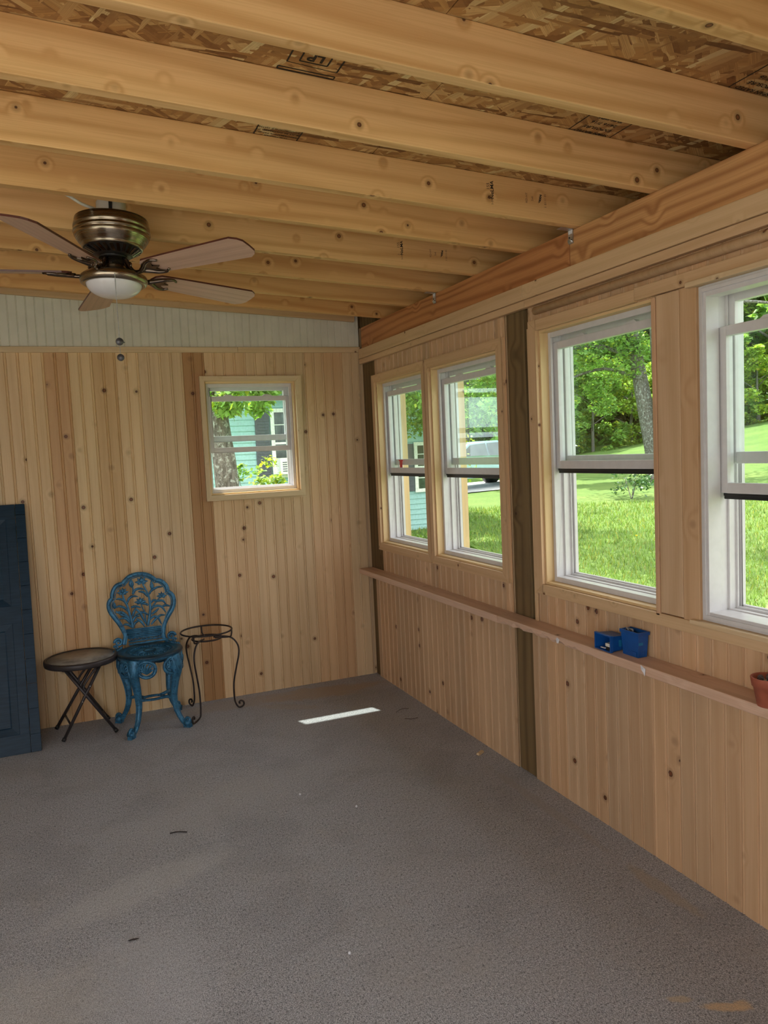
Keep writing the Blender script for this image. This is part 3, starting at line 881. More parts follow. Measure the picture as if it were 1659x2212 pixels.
bracket(2.515, 'steel angle bracket joining the crack-lined rafter to the header beam')
bracket(3.70, 'smaller looking steel angle bracket at the far end of the header beam')
# ================================================================== ceiling fan
FC = Vector((.2326, 3.0739, 2.2439))
fan = empty('ceiling_fan', FC, (-.036, .032, 0))
tag(fan, 'brushed nickel hugger ceiling fan with five wooden blades and white glass bowl', 'fan')
FN = 56
mb = MB().lathe([(.001, .268), (.046, .266), (.053, .258), (.054, .185)], n=FN)
fp = mb.build('mounting_box', M['white_plastic'], fan)
mb = MB().box(-.012, .0, -.062, -.050, .19, .285, seed=1).box(-.018, .012, -.064, -.04, .256, .30, seed=1)
mb.build('mounting_strap', M['black'], fan)
mb = MB().lathe([(.05, .186), (.128, .190), (.131, .194), (.133, .185), (.137, .168), (.1375, .160), (.134, .157), (.134, .152), (.1385, .149), (.1385, .143),
                 (.134, .140), (.134, .136), (.1355, .133), (.130, .122), (.121, .108), (.1115, .097), (.1095, .093), (.110, .090), (.106, .086), (.09, .086)], n=FN)
mb.build('motor_housing', M['nickel'], fan)
mb = MB().lathe([(.106, .087), (.100, .083), (.070, .066), (.066, .060), (.040, .058)], n=FN)
vent = mb.build('vent_ring', M['black'], fan)
mb = MB()
for k in range(26):
    a = 2 * PI * k / 26
    ca, sa = math.cos(a), math.sin(a)
    mb.bar((.101 * ca, .101 * sa, .083), (.070 * math.cos(a + .12), .070 * math.sin(a + .12), .0655), (-sa, ca, 0), (.3 * ca, .3 * sa, -1), .011, .004)
mb.build('vent_fin', M['dark_nickel'], vent)
mb = MB().lathe([(.030, .072), (.050, .070), (.050, .052), (.030, .050)], n=FN)
mb.build('flywheel', M['black'], fan)
mb = MB().lathe([(.030, .0525), (.052, .051), (.053, .012), (.060, .004), (.086, .000), (.105, -.006), (.119, -.016), (.1225, -.027), (.119, -.040), (.110, -.046), (.101, -.0455), (.098, -.040)], n=FN)
kit = mb.build('light_fitter', M['nickel'], fan)
MB().tube([(-.004, -.056, .030), (-.004, -.050, .030)], .004, 10).build('screw', M['black'], kit)
prof = [(.100, -.040)]
for i in range(1, 15):
    a = PI / 2 * i / 14
    prof.append((.100 * math.cos(a) ** .85 if i < 14 else .0005, -.040 - .052 * math.sin(a)))
MB().lathe(prof, n=FN).build('glass_bowl', M['bowl'], fan)
BR = .62
def blade_outline():
    L0, L1 = .175, BR
    pts = []
    n = 14
    up, dn = [], []
    for i in range(n + 1):
        s_ = i / n
        wv = .047 + .020 * s_ ** .8
        up.append((L0 + (L1 - .035 - L0) * s_, wv)); dn.append((L0 + (L1 - .035 - L0) * s_, -wv))
    tip = [(L1 - .012, .052), (L1, .034), (L1 + .002, 0), (L1, -.034), (L1 - .012, -.052)]
    root = [(L0 - .018, -.030), (L0 - .026, 0), (L0 - .018, .030)]
    return up + tip + dn[::-1] + root
for k in range(5):
    a = -.859 + k * 2 * PI / 5
    pitch = math.radians(12)
    ca, sa = math.cos(a), math.sin(a)
    R3 = Matrix.Rotation(a, 3, 'Z') @ Matrix.Rotation(-pitch, 3, 'X')
    def T(p, R3=R3): return R3 @ Vector(p)
    ol = blade_outline()
    mb = MB()
    top = [T((x_, y_, .0035)) for x_, y_ in ol]; bot = [T((x_, y_, -.0035)) for x_, y_ in ol]
    wc = [(x_, y_, k * 3.3) for x_, y_ in ol]
    mb.poly(top, wc); mb.poly(bot[::-1], wc[::-1])
    bl = mb.build('fan_blade', M['blade'], fan)
    mb = MB()
    m_ = len(ol)
    for i in range(m_):
        j = (i + 1) % m_
        mb.poly([bot[i], bot[j], top[j], top[i]])
    mb.build('blade_edge', M['blade_edge'], bl)
    # cast blade iron: curved neck and a leaf shaped foot with two horns below the blade
    mb = MB()
    Rz = Matrix.Rotation(a, 3, 'Z')
    neck = [Rz @ Vector(p) for p in ((.046, 0, .048), (.064, 0, .038), (.080, 0, .012), (.102, 0, -.010), (.130, 0, -.014))] + [T((.158, 0, -.011))]
    mb.tube(spline(neck, 5), .0075, 10)
    cur = [Rz @ Vector(p) for p in ((.055, 0, .030), (.066, 0, .012), (.082, 0, .008), (.088, 0, .020), (.080, 0, .026), (.074, 0, .020))]
    mb.tube(spline(cur, 5), .004, 8)
    for sgn in (-1, 1):
        pts = [(.140, 0, -.011), (.168, sgn * .018, -.010), (.192, sgn * .036, -.009), (.222 if sgn else .215, sgn * .044, -.007), (.243 if sgn else .232, sgn * .032, -.006)]
        if sgn == 0: pts = [(.140, 0, -.011), (.17, 0, -.010), (.20, 0, -.009), (.232, 0, -.007)]
        sp_ = spline([T(p) for p in pts], 5); n_ = len(sp_)
        mb.tube(sp_, [.008 * (1 - .6 * i / (n_ - 1)) + .0015 for i in range(n_)], 10)
    web = [(.145, -.012), (.165, -.030), (.192, -.043), (.232, -.040), (.208, -.026), (.200, -.010), (.226, 0), (.200, .010), (.208, .026), (.232, .040), (.192, .043), (.165, .030), (.145, .012)]
    P0 = [T((x_, y_, -.0045)) for x_, y_ in web]; P1 = [T((x_, y_, -.010)) for x_, y_ in web]
    mb.poly(P0); mb.poly(P1[::-1])
    nw = len(web)
    for i in range(nw): mb.poly([P1[i], P1[(i + 1) % nw], P0[(i + 1) % nw], P0[i]])
    mb.build('blade_iron', M['dark_nickel'], bl)
# pull chain
Rf = Matrix.Rotation(.032, 3, 'Y') @ Matrix.Rotation(-.036, 3, 'X')
p0 = FC + Vector((-.006, -.122, -.03))
ch = MB()
def ball(mb, c, r, n=8, m=5):
    pr = [(max(1e-5, r * math.sin(PI * i / m)), -r * math.cos(PI * i / m)) for i in range(m + 1)]
    mb.lathe(pr, c, n)
zc = p0.z
while zc > 1.985:
    ball(ch, (p0.x, p0.y, zc), .0021, 6, 4); zc -= .0048
ch.tube([(p0.x, p0.y, p0.z), (p0.x, p0.y, 1.90)], .0007, 6)
while zc > 1.93:
    ball(ch, (p0.x, p0.y, zc), .0016, 6, 4); zc -= .0048
bpy.context.view_layer.update()
def world_child(o, par):
    o.parent = par; o.matrix_parent_inverse = par.matrix_world.inverted()
    return o
cho = world_child(ch.build('pull_chain', M['steel']), fan)
c_ = Vector((p0.x, p0.y, 1.972))
mb = MB().tube([c_ + Vector((.0, -.0025, 0)), c_ + Vector((.0, .0025, 0))], .0135, 24)
mb.tube([c_ + Vector((.012, 0, -.002)), c_ + Vector((.018, 0, -.003))], .002, 8)
d1 = mb.build('chain_medallion', M['chain_fob']); bpy.context.view_layer.update(); world_child(d1, cho)
c_ = Vector((p0.x, p0.y, 1.915))
mb = MB().tube([c_ + Vector((-.001, -.003, 0)), c_ + Vector((.001, .003, 0))], .0125, 24)
world_child(mb.build('chain_medallion', M['chain_fob']), cho)

# white cable feeding the fan
cp = spline([(XL, 2.93, 2.60), (-1.2, 2.925, 2.535), (-.45, 2.91, 2.495), (-.12, 2.9, 2.478), (.02, 2.90, 2.476), (.08, 2.92, 2.470), (.13, 2.95, 2.452), (.178, 3.0, 2.452), (.200, 3.05, 2.46)], 8)
tag(MB().tube(cp, .0052, 10).build('electrical_cable', M['cable']), 'white electrical cable running along the rafter to the ceiling fan', 'cable')

# ================================================================== cast iron chair
CH_FRAME= [[(-0.123, 0.459), (-0.115, 0.488), (-0.111, 0.515), (-0.126, 0.557), (-0.145, 0.594), (-0.168, 0.63), (-0.186, 0.666), (-0.191, 0.697), (-0.185, 0.723), (-0.168, 0.741)], [(-0.168, 0.741), (-0.166, 0.764), (-0.157, 0.789), (-0.14, 0.811), (-0.122, 0.819), (-0.106, 0.819)], [(-0.106, 0.819), (-0.091, 0.836), (-0.064, 0.858), (-0.028, 0.868), (0.004, 0.868), (0.038, 0.859), (0.063, 0.844), (0.084, 0.822)], [(0.084, 0.822), (0.11, 0.817), (0.132, 0.799), (0.147, 0.776), (0.153, 0.744)], [(0.153, 0.744), (0.172, 0.728), (0.183, 0.703), (0.183, 0.672), (0.171, 0.639), (0.152, 0.61), (0.134, 0.581), (0.119, 0.552), (0.112, 0.526), (0.108, 0.492), (0.114, 0.463), (0.132, 0.447)]]
CH_SLATS= [(-0.105, 0.544), (0.098, 0.543), (0.098, 0.491), (-0.098, 0.494)]
CH_STEMS= [[(-0.063, 0.552), (-0.071, 0.611), (-0.081, 0.656), (-0.088, 0.691), (-0.104, 0.733), (-0.108, 0.774)], [(0.021, 0.555), (0.034, 0.604), (0.042, 0.648), (0.043, 0.688), (0.039, 0.73), (0.026, 0.769), (0.004, 0.822)], [(0.012, 0.566), (0.01, 0.631), (-0.003, 0.67), (-0.012, 0.705)], [(-0.052, 0.751), (-0.047, 0.784), (-0.054, 0.818)], [(0.047, 0.743), (0.057, 0.769), (0.062, 0.799)], [(0.047, 0.657), (0.082, 0.694), (0.114, 0.728)]]
CH_LEAVES= [[(-0.088, 0.691), (-0.105, 0.72), (-0.129, 0.733), (-0.148, 0.732)], [(-0.084, 0.653), (-0.108, 0.68), (-0.135, 0.69), (-0.152, 0.682)], [(-0.073, 0.591), (-0.099, 0.625), (-0.123, 0.638), (-0.156, 0.666)], [(-0.078, 0.608), (-0.104, 0.639), (-0.128, 0.655), (-0.157, 0.652)], [(-0.074, 0.577), (-0.097, 0.608), (-0.115, 0.617), (-0.138, 0.613)], [(-0.066, 0.553), (-0.087, 0.572), (-0.105, 0.578), (-0.12, 0.573)], [(-0.087, 0.701), (-0.073, 0.729), (-0.05, 0.74), (-0.021, 0.734)], [(-0.049, 0.75), (-0.035, 0.776), (-0.009, 0.781), (0.02, 0.773)], [(0.033, 0.727), (0.015, 0.753), (-0.003, 0.762), (-0.019, 0.764)], [(0.04, 0.74), (0.058, 0.762), (0.091, 0.778), (0.124, 0.778)], [(0.046, 0.688), (0.064, 0.703), (0.083, 0.697), (0.118, 0.693), (0.139, 0.663)], [(0.047, 0.647), (0.067, 0.665), (0.106, 0.66), (0.133, 0.619)], [(0.048, 0.62), (0.072, 0.634), (0.093, 0.652)], [(0.113, 0.658), (0.133, 0.664), (0.159, 0.656)], [(0.036, 0.59), (0.057, 0.605), (0.082, 0.595), (0.102, 0.551)], [(0.041, 0.559), (0.065, 0.583), (0.096, 0.607), (0.126, 0.606)], [(-0.045, 0.669), (-0.018, 0.638), (-0.007, 0.61), (0.015, 0.562)], [(-0.061, 0.62), (-0.05, 0.649), (-0.036, 0.667)], [(-0.045, 0.625), (-0.018, 0.638), (0.007, 0.635), (0.033, 0.615)], [(-0.062, 0.559), (-0.048, 0.581), (-0.021, 0.594)], [(-0.063, 0.59), (-0.046, 0.615), (-0.02, 0.618)], [(-0.04, 0.604), (-0.016, 0.583), (0.005, 0.55)], [(0.033, 0.676), (0.014, 0.689), (-0.005, 0.688)], [(-0.067, 0.675), (-0.041, 0.678), (-0.01, 0.668)]]
CH_FLOWERS= [((0.003, 0.829), 0.034), ((-0.107, 0.776), 0.03), ((-0.012, 0.709), 0.03), ((0.114, 0.73), 0.027)]
CH_BUDS= [((-0.054, 0.818), 0.019, 0.027), ((0.062, 0.795), 0.014, 0.029), ((-0.158, 0.698), 0.013, 0.022)]

CX0 = .385
chair = empty('garden_chair', (CX0, 4.56, 0))
tag(chair, 'ornate teal blue cast iron garden chair with lily patterned back', 'chair')
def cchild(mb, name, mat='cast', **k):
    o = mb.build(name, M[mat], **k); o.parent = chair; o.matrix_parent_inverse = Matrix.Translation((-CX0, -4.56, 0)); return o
def bp(x, z, dy=0.0):   # point of the backrest; leans back a little and is slightly curved
    return (CX0 + x, 4.735 + (z - .74) * .05 - .22 * x * x * 0 + dy, z)
mb = MB()
full = []
for seg in CH_FRAME:
    mb.tube(spline([bp(x, z) for x, z in seg], 6), .0125, 10, flat=((0, 1, 0), .9))
    # raised inner bead
bead = MB()
cxm, czm = 0.0, .68
for seg in CH_FRAME:
    q_ = [(x + (cxm - x) * .0 - math.copysign(.0, x), z) for x, z in seg]
    sp_ = spline([bp(x * .905 + cxm * .095, czm + (z - czm) * .915 if z > .6 else z, -.006) for x, z in q_], 6)
    mb.tube(sp_, .0032, 6)
a_, b_, c2_, d2_ = CH_SLATS
for i in range(6):
    f_ = i / 5
    pL = (a_[0] + (d2_[0] - a_[0]) * f_, a_[1] + (d2_[1] - a_[1]) * f_)
    pR = (b_[0] + (c2_[0] - b_[0]) * f_, b_[1] + (c2_[1] - b_[1]) * f_)
    mb.tube([bp(*pL, -.004), bp(*pR, -.004)], .0042, 8)
P = [bp(*p) for p in (a_, b_, c2_, d2_)]
mb.hexa([(p[0], p[1] + .001, p[2]) for p in P] + [(p[0], p[1] + .005, p[2]) for p in P], (1, 0, 0))
# zigzag band below the bars
for ph_ in (0, 1):
    zz = []
    for i in range(25):
        f_ = i / 24
        x_ = -.088 + .195 * f_
        zz.append(bp(x_, .492 + (.013 if ph_ == 0 else -.013) * math.sin(f_ * 2 * PI * 4.5) * (1), -.002))
    mb.tube(zz, .0032, 6)
mb.tube([bp(-.095, .472), bp(.12, .474)], .006, 8)
mb.tube([bp(-.095, .458, -.012), bp(.13, .460, -.012)], .007, 8)
# arm scrolls at both foot ends of the back
for sx in (-1, 1):
    for sc_, cc_ in ((1.0, (sx * .152, .478)), (.55, (sx * .168, .452))):
        pts = []
        for i in range(30):
            a = i / 29 * 3.3 * PI
            r_ = .024 * sc_ * (1 - i / 34)
            pts.append(bp(cc_[0] + sx * r_ * math.cos(a), cc_[1] + r_ * math.sin(a), -.012))
        mb.tube(pts, [.0085 * sc_ * (1 - .5 * i / 29) for i in range(30)], 8)
    for j in range(5):
        mb.tube([bp(sx * (.135 + .012 * j), .452 - .002 * j, -.02 - .012 * j), bp(sx * (.150 + .009 * j), .44, -.045 - .012 * j)], .006, 8)
cchild(mb, 'backrest')
mb = MB()
for st in CH_STEMS:
    sp_ = spline([bp(x, z) for x, z in st], 6); n_ = len(sp_)
    r0, r1 = (.0095, .0042) if st in CH_STEMS[:2] else (.0045, .0035)
    mb.tube(sp_, [r0 + (r1 - r0) * i / (n_ - 1) for i in range(n_)], 8)
for lf in CH_LEAVES:
    sp_ = spline([bp(x, z, -.001) for x, z in lf], 6); n_ = len(sp_)
    mb.tube(sp_, [.0018 + .0058 * math.sin(PI * min(1, (i + 2) / (n_ + 1))) ** .6 for i in range(n_)], 8, flat=((0, 1, 0), .7))
    mb.tube([p - Vector((0, .0042, 0)) for p in sp_[2:-2]], .0013, 5)
cchild(mb, 'lily_foliage')
def petal(c, ang, L, wd, dy):
    pts = []
    for i in range(9):
        f_ = i / 8
        pts.append(Vector(bp(c[0] + math.cos(ang) * L * f_, c[1] + math.sin(ang) * L * f_, dy - .004 * math.sin(PI * f_))))
    mb.tube(pts, [.0008 + wd * math.sin(PI * (i / 8) ** .8) for i in range(9)], 8, flat=((0, 1, 0), .45))
for (cx_, cz_), r_ in CH_FLOWERS:
    mb = MB()
    for ang, L in ((PI / 2, 1.0), (PI / 2 - .75, 1.0), (PI / 2 + .75, 1.0), (.05, 1.15), (PI - .05, 1.15), (-.55, .8), (PI + .55, .8)):
        petal((cx_, cz_ - r_ * .25), ang, r_ * L, r_ * .24, -.003)
    petal((cx_, cz_ - r_ * .35), PI / 2, r_ * .95, r_ * .30, -.009)
    cchild(mb, 'lily_flower')
for (cx_, cz_), a1, b1 in CH_BUDS:
    mb = MB()
    petal((cx_, cz_ - b1), PI / 2 + .05, b1 * 2, a1 * .75, -.003)
    cchild(mb, 'lily_bud')
# seat
SCX, SCY, SR = .395, 4.585, .186
mb = MB()
prof = [(.0005, .432), (.028, .434), (.03, .441), (.036, .441), (.038, .434), (.118, .433), (.124, .440), (.134, .442), (.138, .436), (.142, .441), (.176, .443), (.184, .440), (.187, .432), (.184, .424), (.181, .419), (.176, .405), (.170, .405), (.170, .428)]
mb.lathe(prof, (SCX, SCY, 0), 56)
for k in range(32):
    a = 2 * PI * k / 32
    ca, sa = math.cos(a), math.sin(a)
    mb.tube([(SCX + .034 * ca, SCY + .034 * sa, .438), (SCX + (.075 + .01 * (k % 2)) * ca, SCY + (.075 + .01 * (k % 2)) * sa, .436)], .0028, 6)
for k in range(44):
    a = 2 * PI * k / 44
    mb.tube([(SCX + .112 * math.cos(a + s_ * .03), SCY + .112 * math.sin(a + s_ * .03), .436 + .004 * (1 - s_ * s_)) for s_ in (-1, 0, 1)], .0035, 6)
cchild(mb, 'seat')
# legs: scroll fretwork bracket at the top, cabriole shaft, scroll foot
LEGS = [((-.60), (.253, 4.39)), ((.62), (.557, 4.425)), ((-2.45), (.212, 4.70)), ((2.45), (.545, 4.735))]
for li, (_a, (fx, fy)) in enumerate(LEGS):
    dx, dy = fx - SCX, fy - SCY
    L_ = math.hypot(dx, dy); ux, uy = dx / L_, dy / L_
    vx, vy = -uy, ux
    def Q(r_, s_, z_): return (SCX + ux * r_ + vx * s_, SCY + uy * r_ + vy * s_, z_)
    mb = MB()
    path = [Q(.158, 0, .41), Q(.176, 0, .37), Q(.178, 0, .32), Q(.160, 0, .25), Q(.150, 0, .17), Q(.162, 0, .10), Q(.192, 0, .045), Q(L_, 0, .016)]
    sp_ = spline(path, 6); n_ = len(sp_)
    rad = []
    for i in range(n_):
        f_ = i / (n_ - 1)
        rad.append(.031 * (1 - f_) ** 2.4 + .0135 + (.004 * max(0, (f_ - .85) / .15)))
    mb.tube(sp_, rad, 12)
    # edge beads on the shaft
    for s_ in (-1, 1):
        mb.tube([Vector(p) + Vector((vx, vy, 0)) * s_ * rad[i] * .72 + Vector((ux, uy, 0)) * rad[i] * .72 for i, p in enumerate(sp_)], .0028, 6)
    # rounded fretwork panels hanging from the seat rim on both sides
    for s_, a0 in zip((-1, 1), [(-2.62, -1.80), (-.95, -.20), (2.0, 2.9), (.35, 1.2)][li]):
        cz_, R_ = .368, .048
        def rim(aa, rr, zz): return Vector((SCX + rr * math.cos(aa), SCY + rr * math.sin(aa), zz))
        out_ = []
        for i in range(25):
            t_ = i / 24 * 2 * PI
            out_.append(rim(a0 + R_ * 1.05 * math.cos(t_) / .176, .176, cz_ + R_ * math.sin(t_) * .96))
        mb.tube(out_, .009, 8, closed=True)
        mb.tube([rim(a0 + R_ * .78 * math.cos(i / 24 * 2 * PI) / .176, .181, cz_ + R_ * .74 * math.sin(i / 24 * 2 * PI)) for i in range(25)], .003, 6, closed=True)
        for j in range(7):
            t_ = PI / 2 + (j - 3) * .55
            b0 = rim(a0, .176, cz_ - .026)
            e1 = rim(a0 + .034 * math.cos(t_) / .176, .180, cz_ + .034 * math.sin(t_))
            m1 = rim(a0 + .026 * math.cos(t_ + .25) / .176, .182, cz_ - .004 + .02 * math.sin(t_))
            ss = spline([b0, m1, e1], 5); nn_ = len(ss)
            mb.tube(ss, [.0028 + .004 * math.sin(PI * i / (nn_ - 1)) for i in range(nn_)], 7)
        # solid web between panel and leg top
        for j in range(8):
            t0_, t1_ = PI * j / 8, PI * (j + 1) / 8
            e0 = rim(a0 + R_ * math.cos(t0_) / .176, .176, cz_ + R_ * .96 * math.sin(t0_)); e1 = rim(a0 + R_ * math.cos(t1_) / .176, .176, cz_ + R_ * .96 * math.sin(t1_))
            g0, g1 = rim(a0 + R_ * math.cos(t0_) / .176, .176, .418), rim(a0 + R_ * math.cos(t1_) / .176, .176, .418)
            o_ = Vector((ux, uy, 0)) * .004
            mb.hexa([p - o_ for p in (e0, e1, g1, g0)] + [p + o_ for p in (e0, e1, g1, g0)], (0, 0, 1))
        la = math.atan2(uy, ux)
        A = [rim(a0, .170, .415), rim(la, .174, .415), rim(la, .172, .34), rim(a0 + (la - a0) * .45, .172, .345)]
        mb.hexa([p - Vector((ux, uy, 0)) * .004 for p in A] + [p + Vector((ux, uy, 0)) * .006 for p in A], (0, 0, 1))
    # acanthus knee
    for s_ in (-1, 0, 1):
        kk = spline([Q(.188, s_ * .024, .395), Q(.204, s_ * .016, .35), Q(.198, s_ * .008, .31), Q(.178, s_ * .003, .27)], 5)
        mb.tube(kk, [.007 - .004 * i / len(kk) for i in range(len(kk))], 8)
    # scroll foot
    ft = []
    for i in range(26):
        t_ = i / 25 * 2.9 * PI
        r_ = .021 * (1 - i / 32)
        ft.append(Vector(Q(L_ + .006 + r_ * math.cos(t_ - 2.2), 0, .040 + r_ * math.sin(t_ - 2.2))))
    mb.tube(ft, [.010 * (1 - .55 * i / 25) for i in range(26)], 10)
    fb = [Q(L_ - .012, -.016, 0), Q(L_ + .030, -.013, 0), Q(L_ + .030, .013, 0), Q(L_ - .012, .016, 0), Q(L_ - .014, -.016, .016), Q(L_ + .026, -.013, .018), Q(L_ + .026, .013, .018), Q(L_ - .014, .016, .016)]
    mb.hexa(fb, (0, 0, 1))
    mb.tube([Q(L_ + .008, -.019, .024), Q(L_ + .008, .019, .024)], .017, 12)
    cchild(mb, 'leg')
# X stretcher with an oval in the middle
mb = MB()
SX, SY = .392, 4.565
ov = [(SX + .062 * math.cos(t_), SY + .040 * math.sin(t_), .160) for t_ in [i / 28 * 2 * PI for i in range(28)]]
mb.tube(ov, .0105, 10, closed=True, flat=((0, 0, 1), .7))
for (_a, (fx, fy)), sx, sy in zip(LEGS, (-1, 1, -1, 1), (-1, -1, 1, 1)):
    dx, dy = fx - SCX, fy - SCY; L_ = math.hypot(dx, dy)
    e_ = (SCX + dx / L_ * .152, SCY + dy / L_ * .152, .150)
    mb.tube(spline([(SX + sx * .045, SY + sy * .026, .160), (SX + sx * .085, SY + sy * .050, .166), e_], 6), .0115, 10, flat=((0, 0, 1), .8))
cchild(mb, 'stretcher')

# ================================================================== folding side table
TX, TY = .022, 4.622
tb = empty('folding_table', (TX, TY, 0))
tag(tb, 'small round folding table with mottled glass top left of the teal chair', 'table')
def tchild(mb, name, mat='table_metal', **k):
    par = k.pop('parent', tb)
    o = mb.build(name, M[mat], **k); o.parent = par; o.matrix_parent_inverse = Matrix.Translation((-TX, -TY, 0)); return o
mb = MB().lathe([(.182, .446), (.190, .449), (.197, .446), (.199, .438), (.199, .424), (.196, .416), (.188, .415), (.182, .420), (.182, .446)], (TX, TY, 0), 56)
rim_ = tchild(mb, 'table_rim')
MB_ = MB().lathe([(.0005, .4445), (.184, .4445), (.184, .4385), (.0005, .4385)], (TX, TY, 0), 56)
tchild(MB_, 'glass_top', 'table_glass')
# two crossing U frames
fA = [(.125, 4.545, .415), (-.103, 4.52, .008)]; fA2 = [(.110, 4.715, .415), (-.140, 4.765, .008)]
fB = [(-.075, 4.535, .415), (.180, 4.535, .008)]; fB2 = [(-.085, 4.725, .415), (.150, 4.785, .008)]
for a, b in (fA, fA2, fB, fB2):
    lg = tchild(MB().tube([a, b], .0088, 12, flat=None), 'leg')
    d_ = (Vector(b) - Vector(a)).normalized()
    tchild(MB().tube([Vector(b) - d_ * .018, Vector(b) - d_ * -.001], .0112, 12), 'foot_cap', 'rubber', parent=tb)
for p_, q_, r2_ in ((Vector(fA[0]).lerp(Vector(fA[1]), .80), Vector(fA2[0]).lerp(Vector(fA2[1]), .80), .0055), (Vector(fB[0]).lerp(Vector(fB[1]), .86), Vector(fB2[0]).lerp(Vector(fB2[1]), .86), .0055),
                    (fA[0], fA2[0], .0075), (fB[0], fB2[0], .0075)):
    tchild(MB().tube([p_, q_], r2_, 10), 'cross_bar')
for a, b in (fA, fA2):
    p = Vector(a).lerp(Vector(b), .33); q_ = Vector(a).lerp(Vector(b), .04)
    tchild(MB().tube(spline([q_ + Vector((-.012, .008, 0)), p + Vector((-.022, .008, .02)), p + Vector((-.020, .006, -.012)), p], 5), .006, 8), 'locking_bracket')
for a, b, f_ in ((fA[0], fA[1], .30), (fA[0], fA[1], .50)):
    p = Vector(a).lerp(Vector(b), f_); tchild(MB().tube([p + Vector((0, -.012, 0)), p + Vector((0, -.008, 0))], .0038, 10), 'rivet', 'steel')

# ================================================================== wire plant stand
PX, PY = .735, 4.635
ps = empty('plant_stand', (PX, PY, 0))
tag(ps, 'empty black wrought iron plant stand right of the teal chair', 'plant stand')
def pchild(mb, name):
    o = mb.build(name, M['iron']); o.parent = ps; o.matrix_parent_inverse = Matrix.Translation((-PX, -PY, 0)); return o
def circ(r, z, n=48): return [(PX + r * math.cos(2 * PI * i / n), PY + r * math.sin(2 * PI * i / n), z) for i in range(n)]
pchild(MB().tube(circ(.152, .497), .0052, 10, closed=True), 'top_ring')
pchild(MB().tube(circ(.088, .452), .0052, 10, closed=True), 'lower_ring')
for a in (-2.25, -.35, 1.6):
    ca, sa = math.cos(a), math.sin(a)
    mb = MB()
    mb.tube(spline([(PX + .152 * ca, PY + .152 * sa, .497), (PX + .150 * ca, PY + .150 * sa, .47), (PX + .135 * ca, PY + .135 * sa, .452), (PX + .05 * ca, PY + .05 * sa, .452)], 6), .0048, 8)
    pchild(mb, 'ring_support')
for (fx, fy) in ((.903, 4.592), (.603, 4.442), (.640, 4.775)):
    dx, dy = fx - PX, fy - PY; L_ = math.hypot(dx, dy); ux, uy = dx / L_, dy / L_
    P = [(.04, .455), (.10, .456), (.150, .440), (.182, .395), (.185, .340), (.166, .26), (.146, .17), (.142, .10), (.145, .045), (.160, .012), (L_ + .002, .0055), (L_ + .022, .018), (L_ + .022, .038), (L_ + .006, .046), (L_ - .004, .036), (L_ + .002, .028)]
    pchild(MB().tube(spline([(PX + ux * r_, PY + uy * r_, z_) for r_, z_ in P], 6), .0052, 10), 'leg')

# ================================================================== leaning dark blue door
DW, DH = .80, 1.372
dr = empty('panelled_door', (-.212, 4.452, 0))
tag(dr, 'dark blue panelled door leaning on the far wall at the left edge', 'door panel')
lean = math.asin((4.796 - 4.452) / DH)
dr.rotation_euler = (-lean, 0, 0)
# local: x from 0 (right edge) to -DW, y thickness, z up along the door
mb = MB().box(-DW, -.055, .008, .030, 0, DH, seed=1)
st_ = [(-.105 - .0, -.055), (-DW, -DW + .10), (-.105 - .0, -.105)]
for z0_, z1_ in ((0, .105), (.70, .80), (DH - .085, DH)):
    mb.box(-DW, -.052, .0, .008, z0_, z1_, seed=1)
mb.box(-.102, -.052, .0005, .0085, 0, DH, seed=1)
mb.box(-DW, -DW + .11, .0005, .0085, 0, DH, seed=1)
mb.build('door_slab', M['door_paint'], dr, bevel=.002)
for z0_, z1_ in ((.105, .70), (.80, DH - .085)):
    mb = MB()
    o_ = (-DW + .11, -.102, z0_, z1_); i_ = .035
    xa, xb = o_[0], o_[1]
    outer = [(xa, z0_), (xb, z0_), (xb, z1_), (xa, z1_)]
    inner = [(xa + i_, z0_ + i_), (xb - i_, z0_ + i_), (xb - i_, z1_ - i_), (xa + i_, z1_ - i_)]
    in2 = [(xa + i_ + .006, z0_ + i_ + .006), (xb - i_ - .006, z0_ + i_ + .006), (xb - i_ - .006, z1_ - i_ - .006), (xa + i_ + .006, z1_ - i_ - .006)]
    for k in range(4):
        k2 = (k + 1) % 4
        mb.poly([(outer[k][0], .0, outer[k][1]), (outer[k2][0], .0, outer[k2][1]), (inner[k2][0], .0065, inner[k2][1]), (inner[k][0], .0065, inner[k][1])])
        mb.poly([(inner[k][0], .0065, inner[k][1]), (inner[k2][0], .0065, inner[k2][1]), (in2[k2][0], .002, in2[k2][1]), (in2[k][0], .002, in2[k][1])])
    mb.poly([(p[0], .002, p[1]) for p in in2])
    mb.build('door_panel', M['door_paint'], dr)
mb = MB(); z_ = 0.0; hs = [.095] + [.135] * 12
for i, h_ in enumerate(hs):
    z2 = min(DH, z_ + h_)
    if z2 - z_ < .01: break
    mb.hexa([(-.050, -.004, z_ + .001), (.0, -.004, z_ + .001), (.0, .030, z_ + .001), (-.050, .030, z_ + .001),
             (-.050, .001, z2), (.0, .001, z2), (.0, .030, z2), (-.050, .030, z2)], (0, 0, 1), 1)
    z_ = z2
mb.build('side_strip', M['door_paint'], dr, bevel=.001)

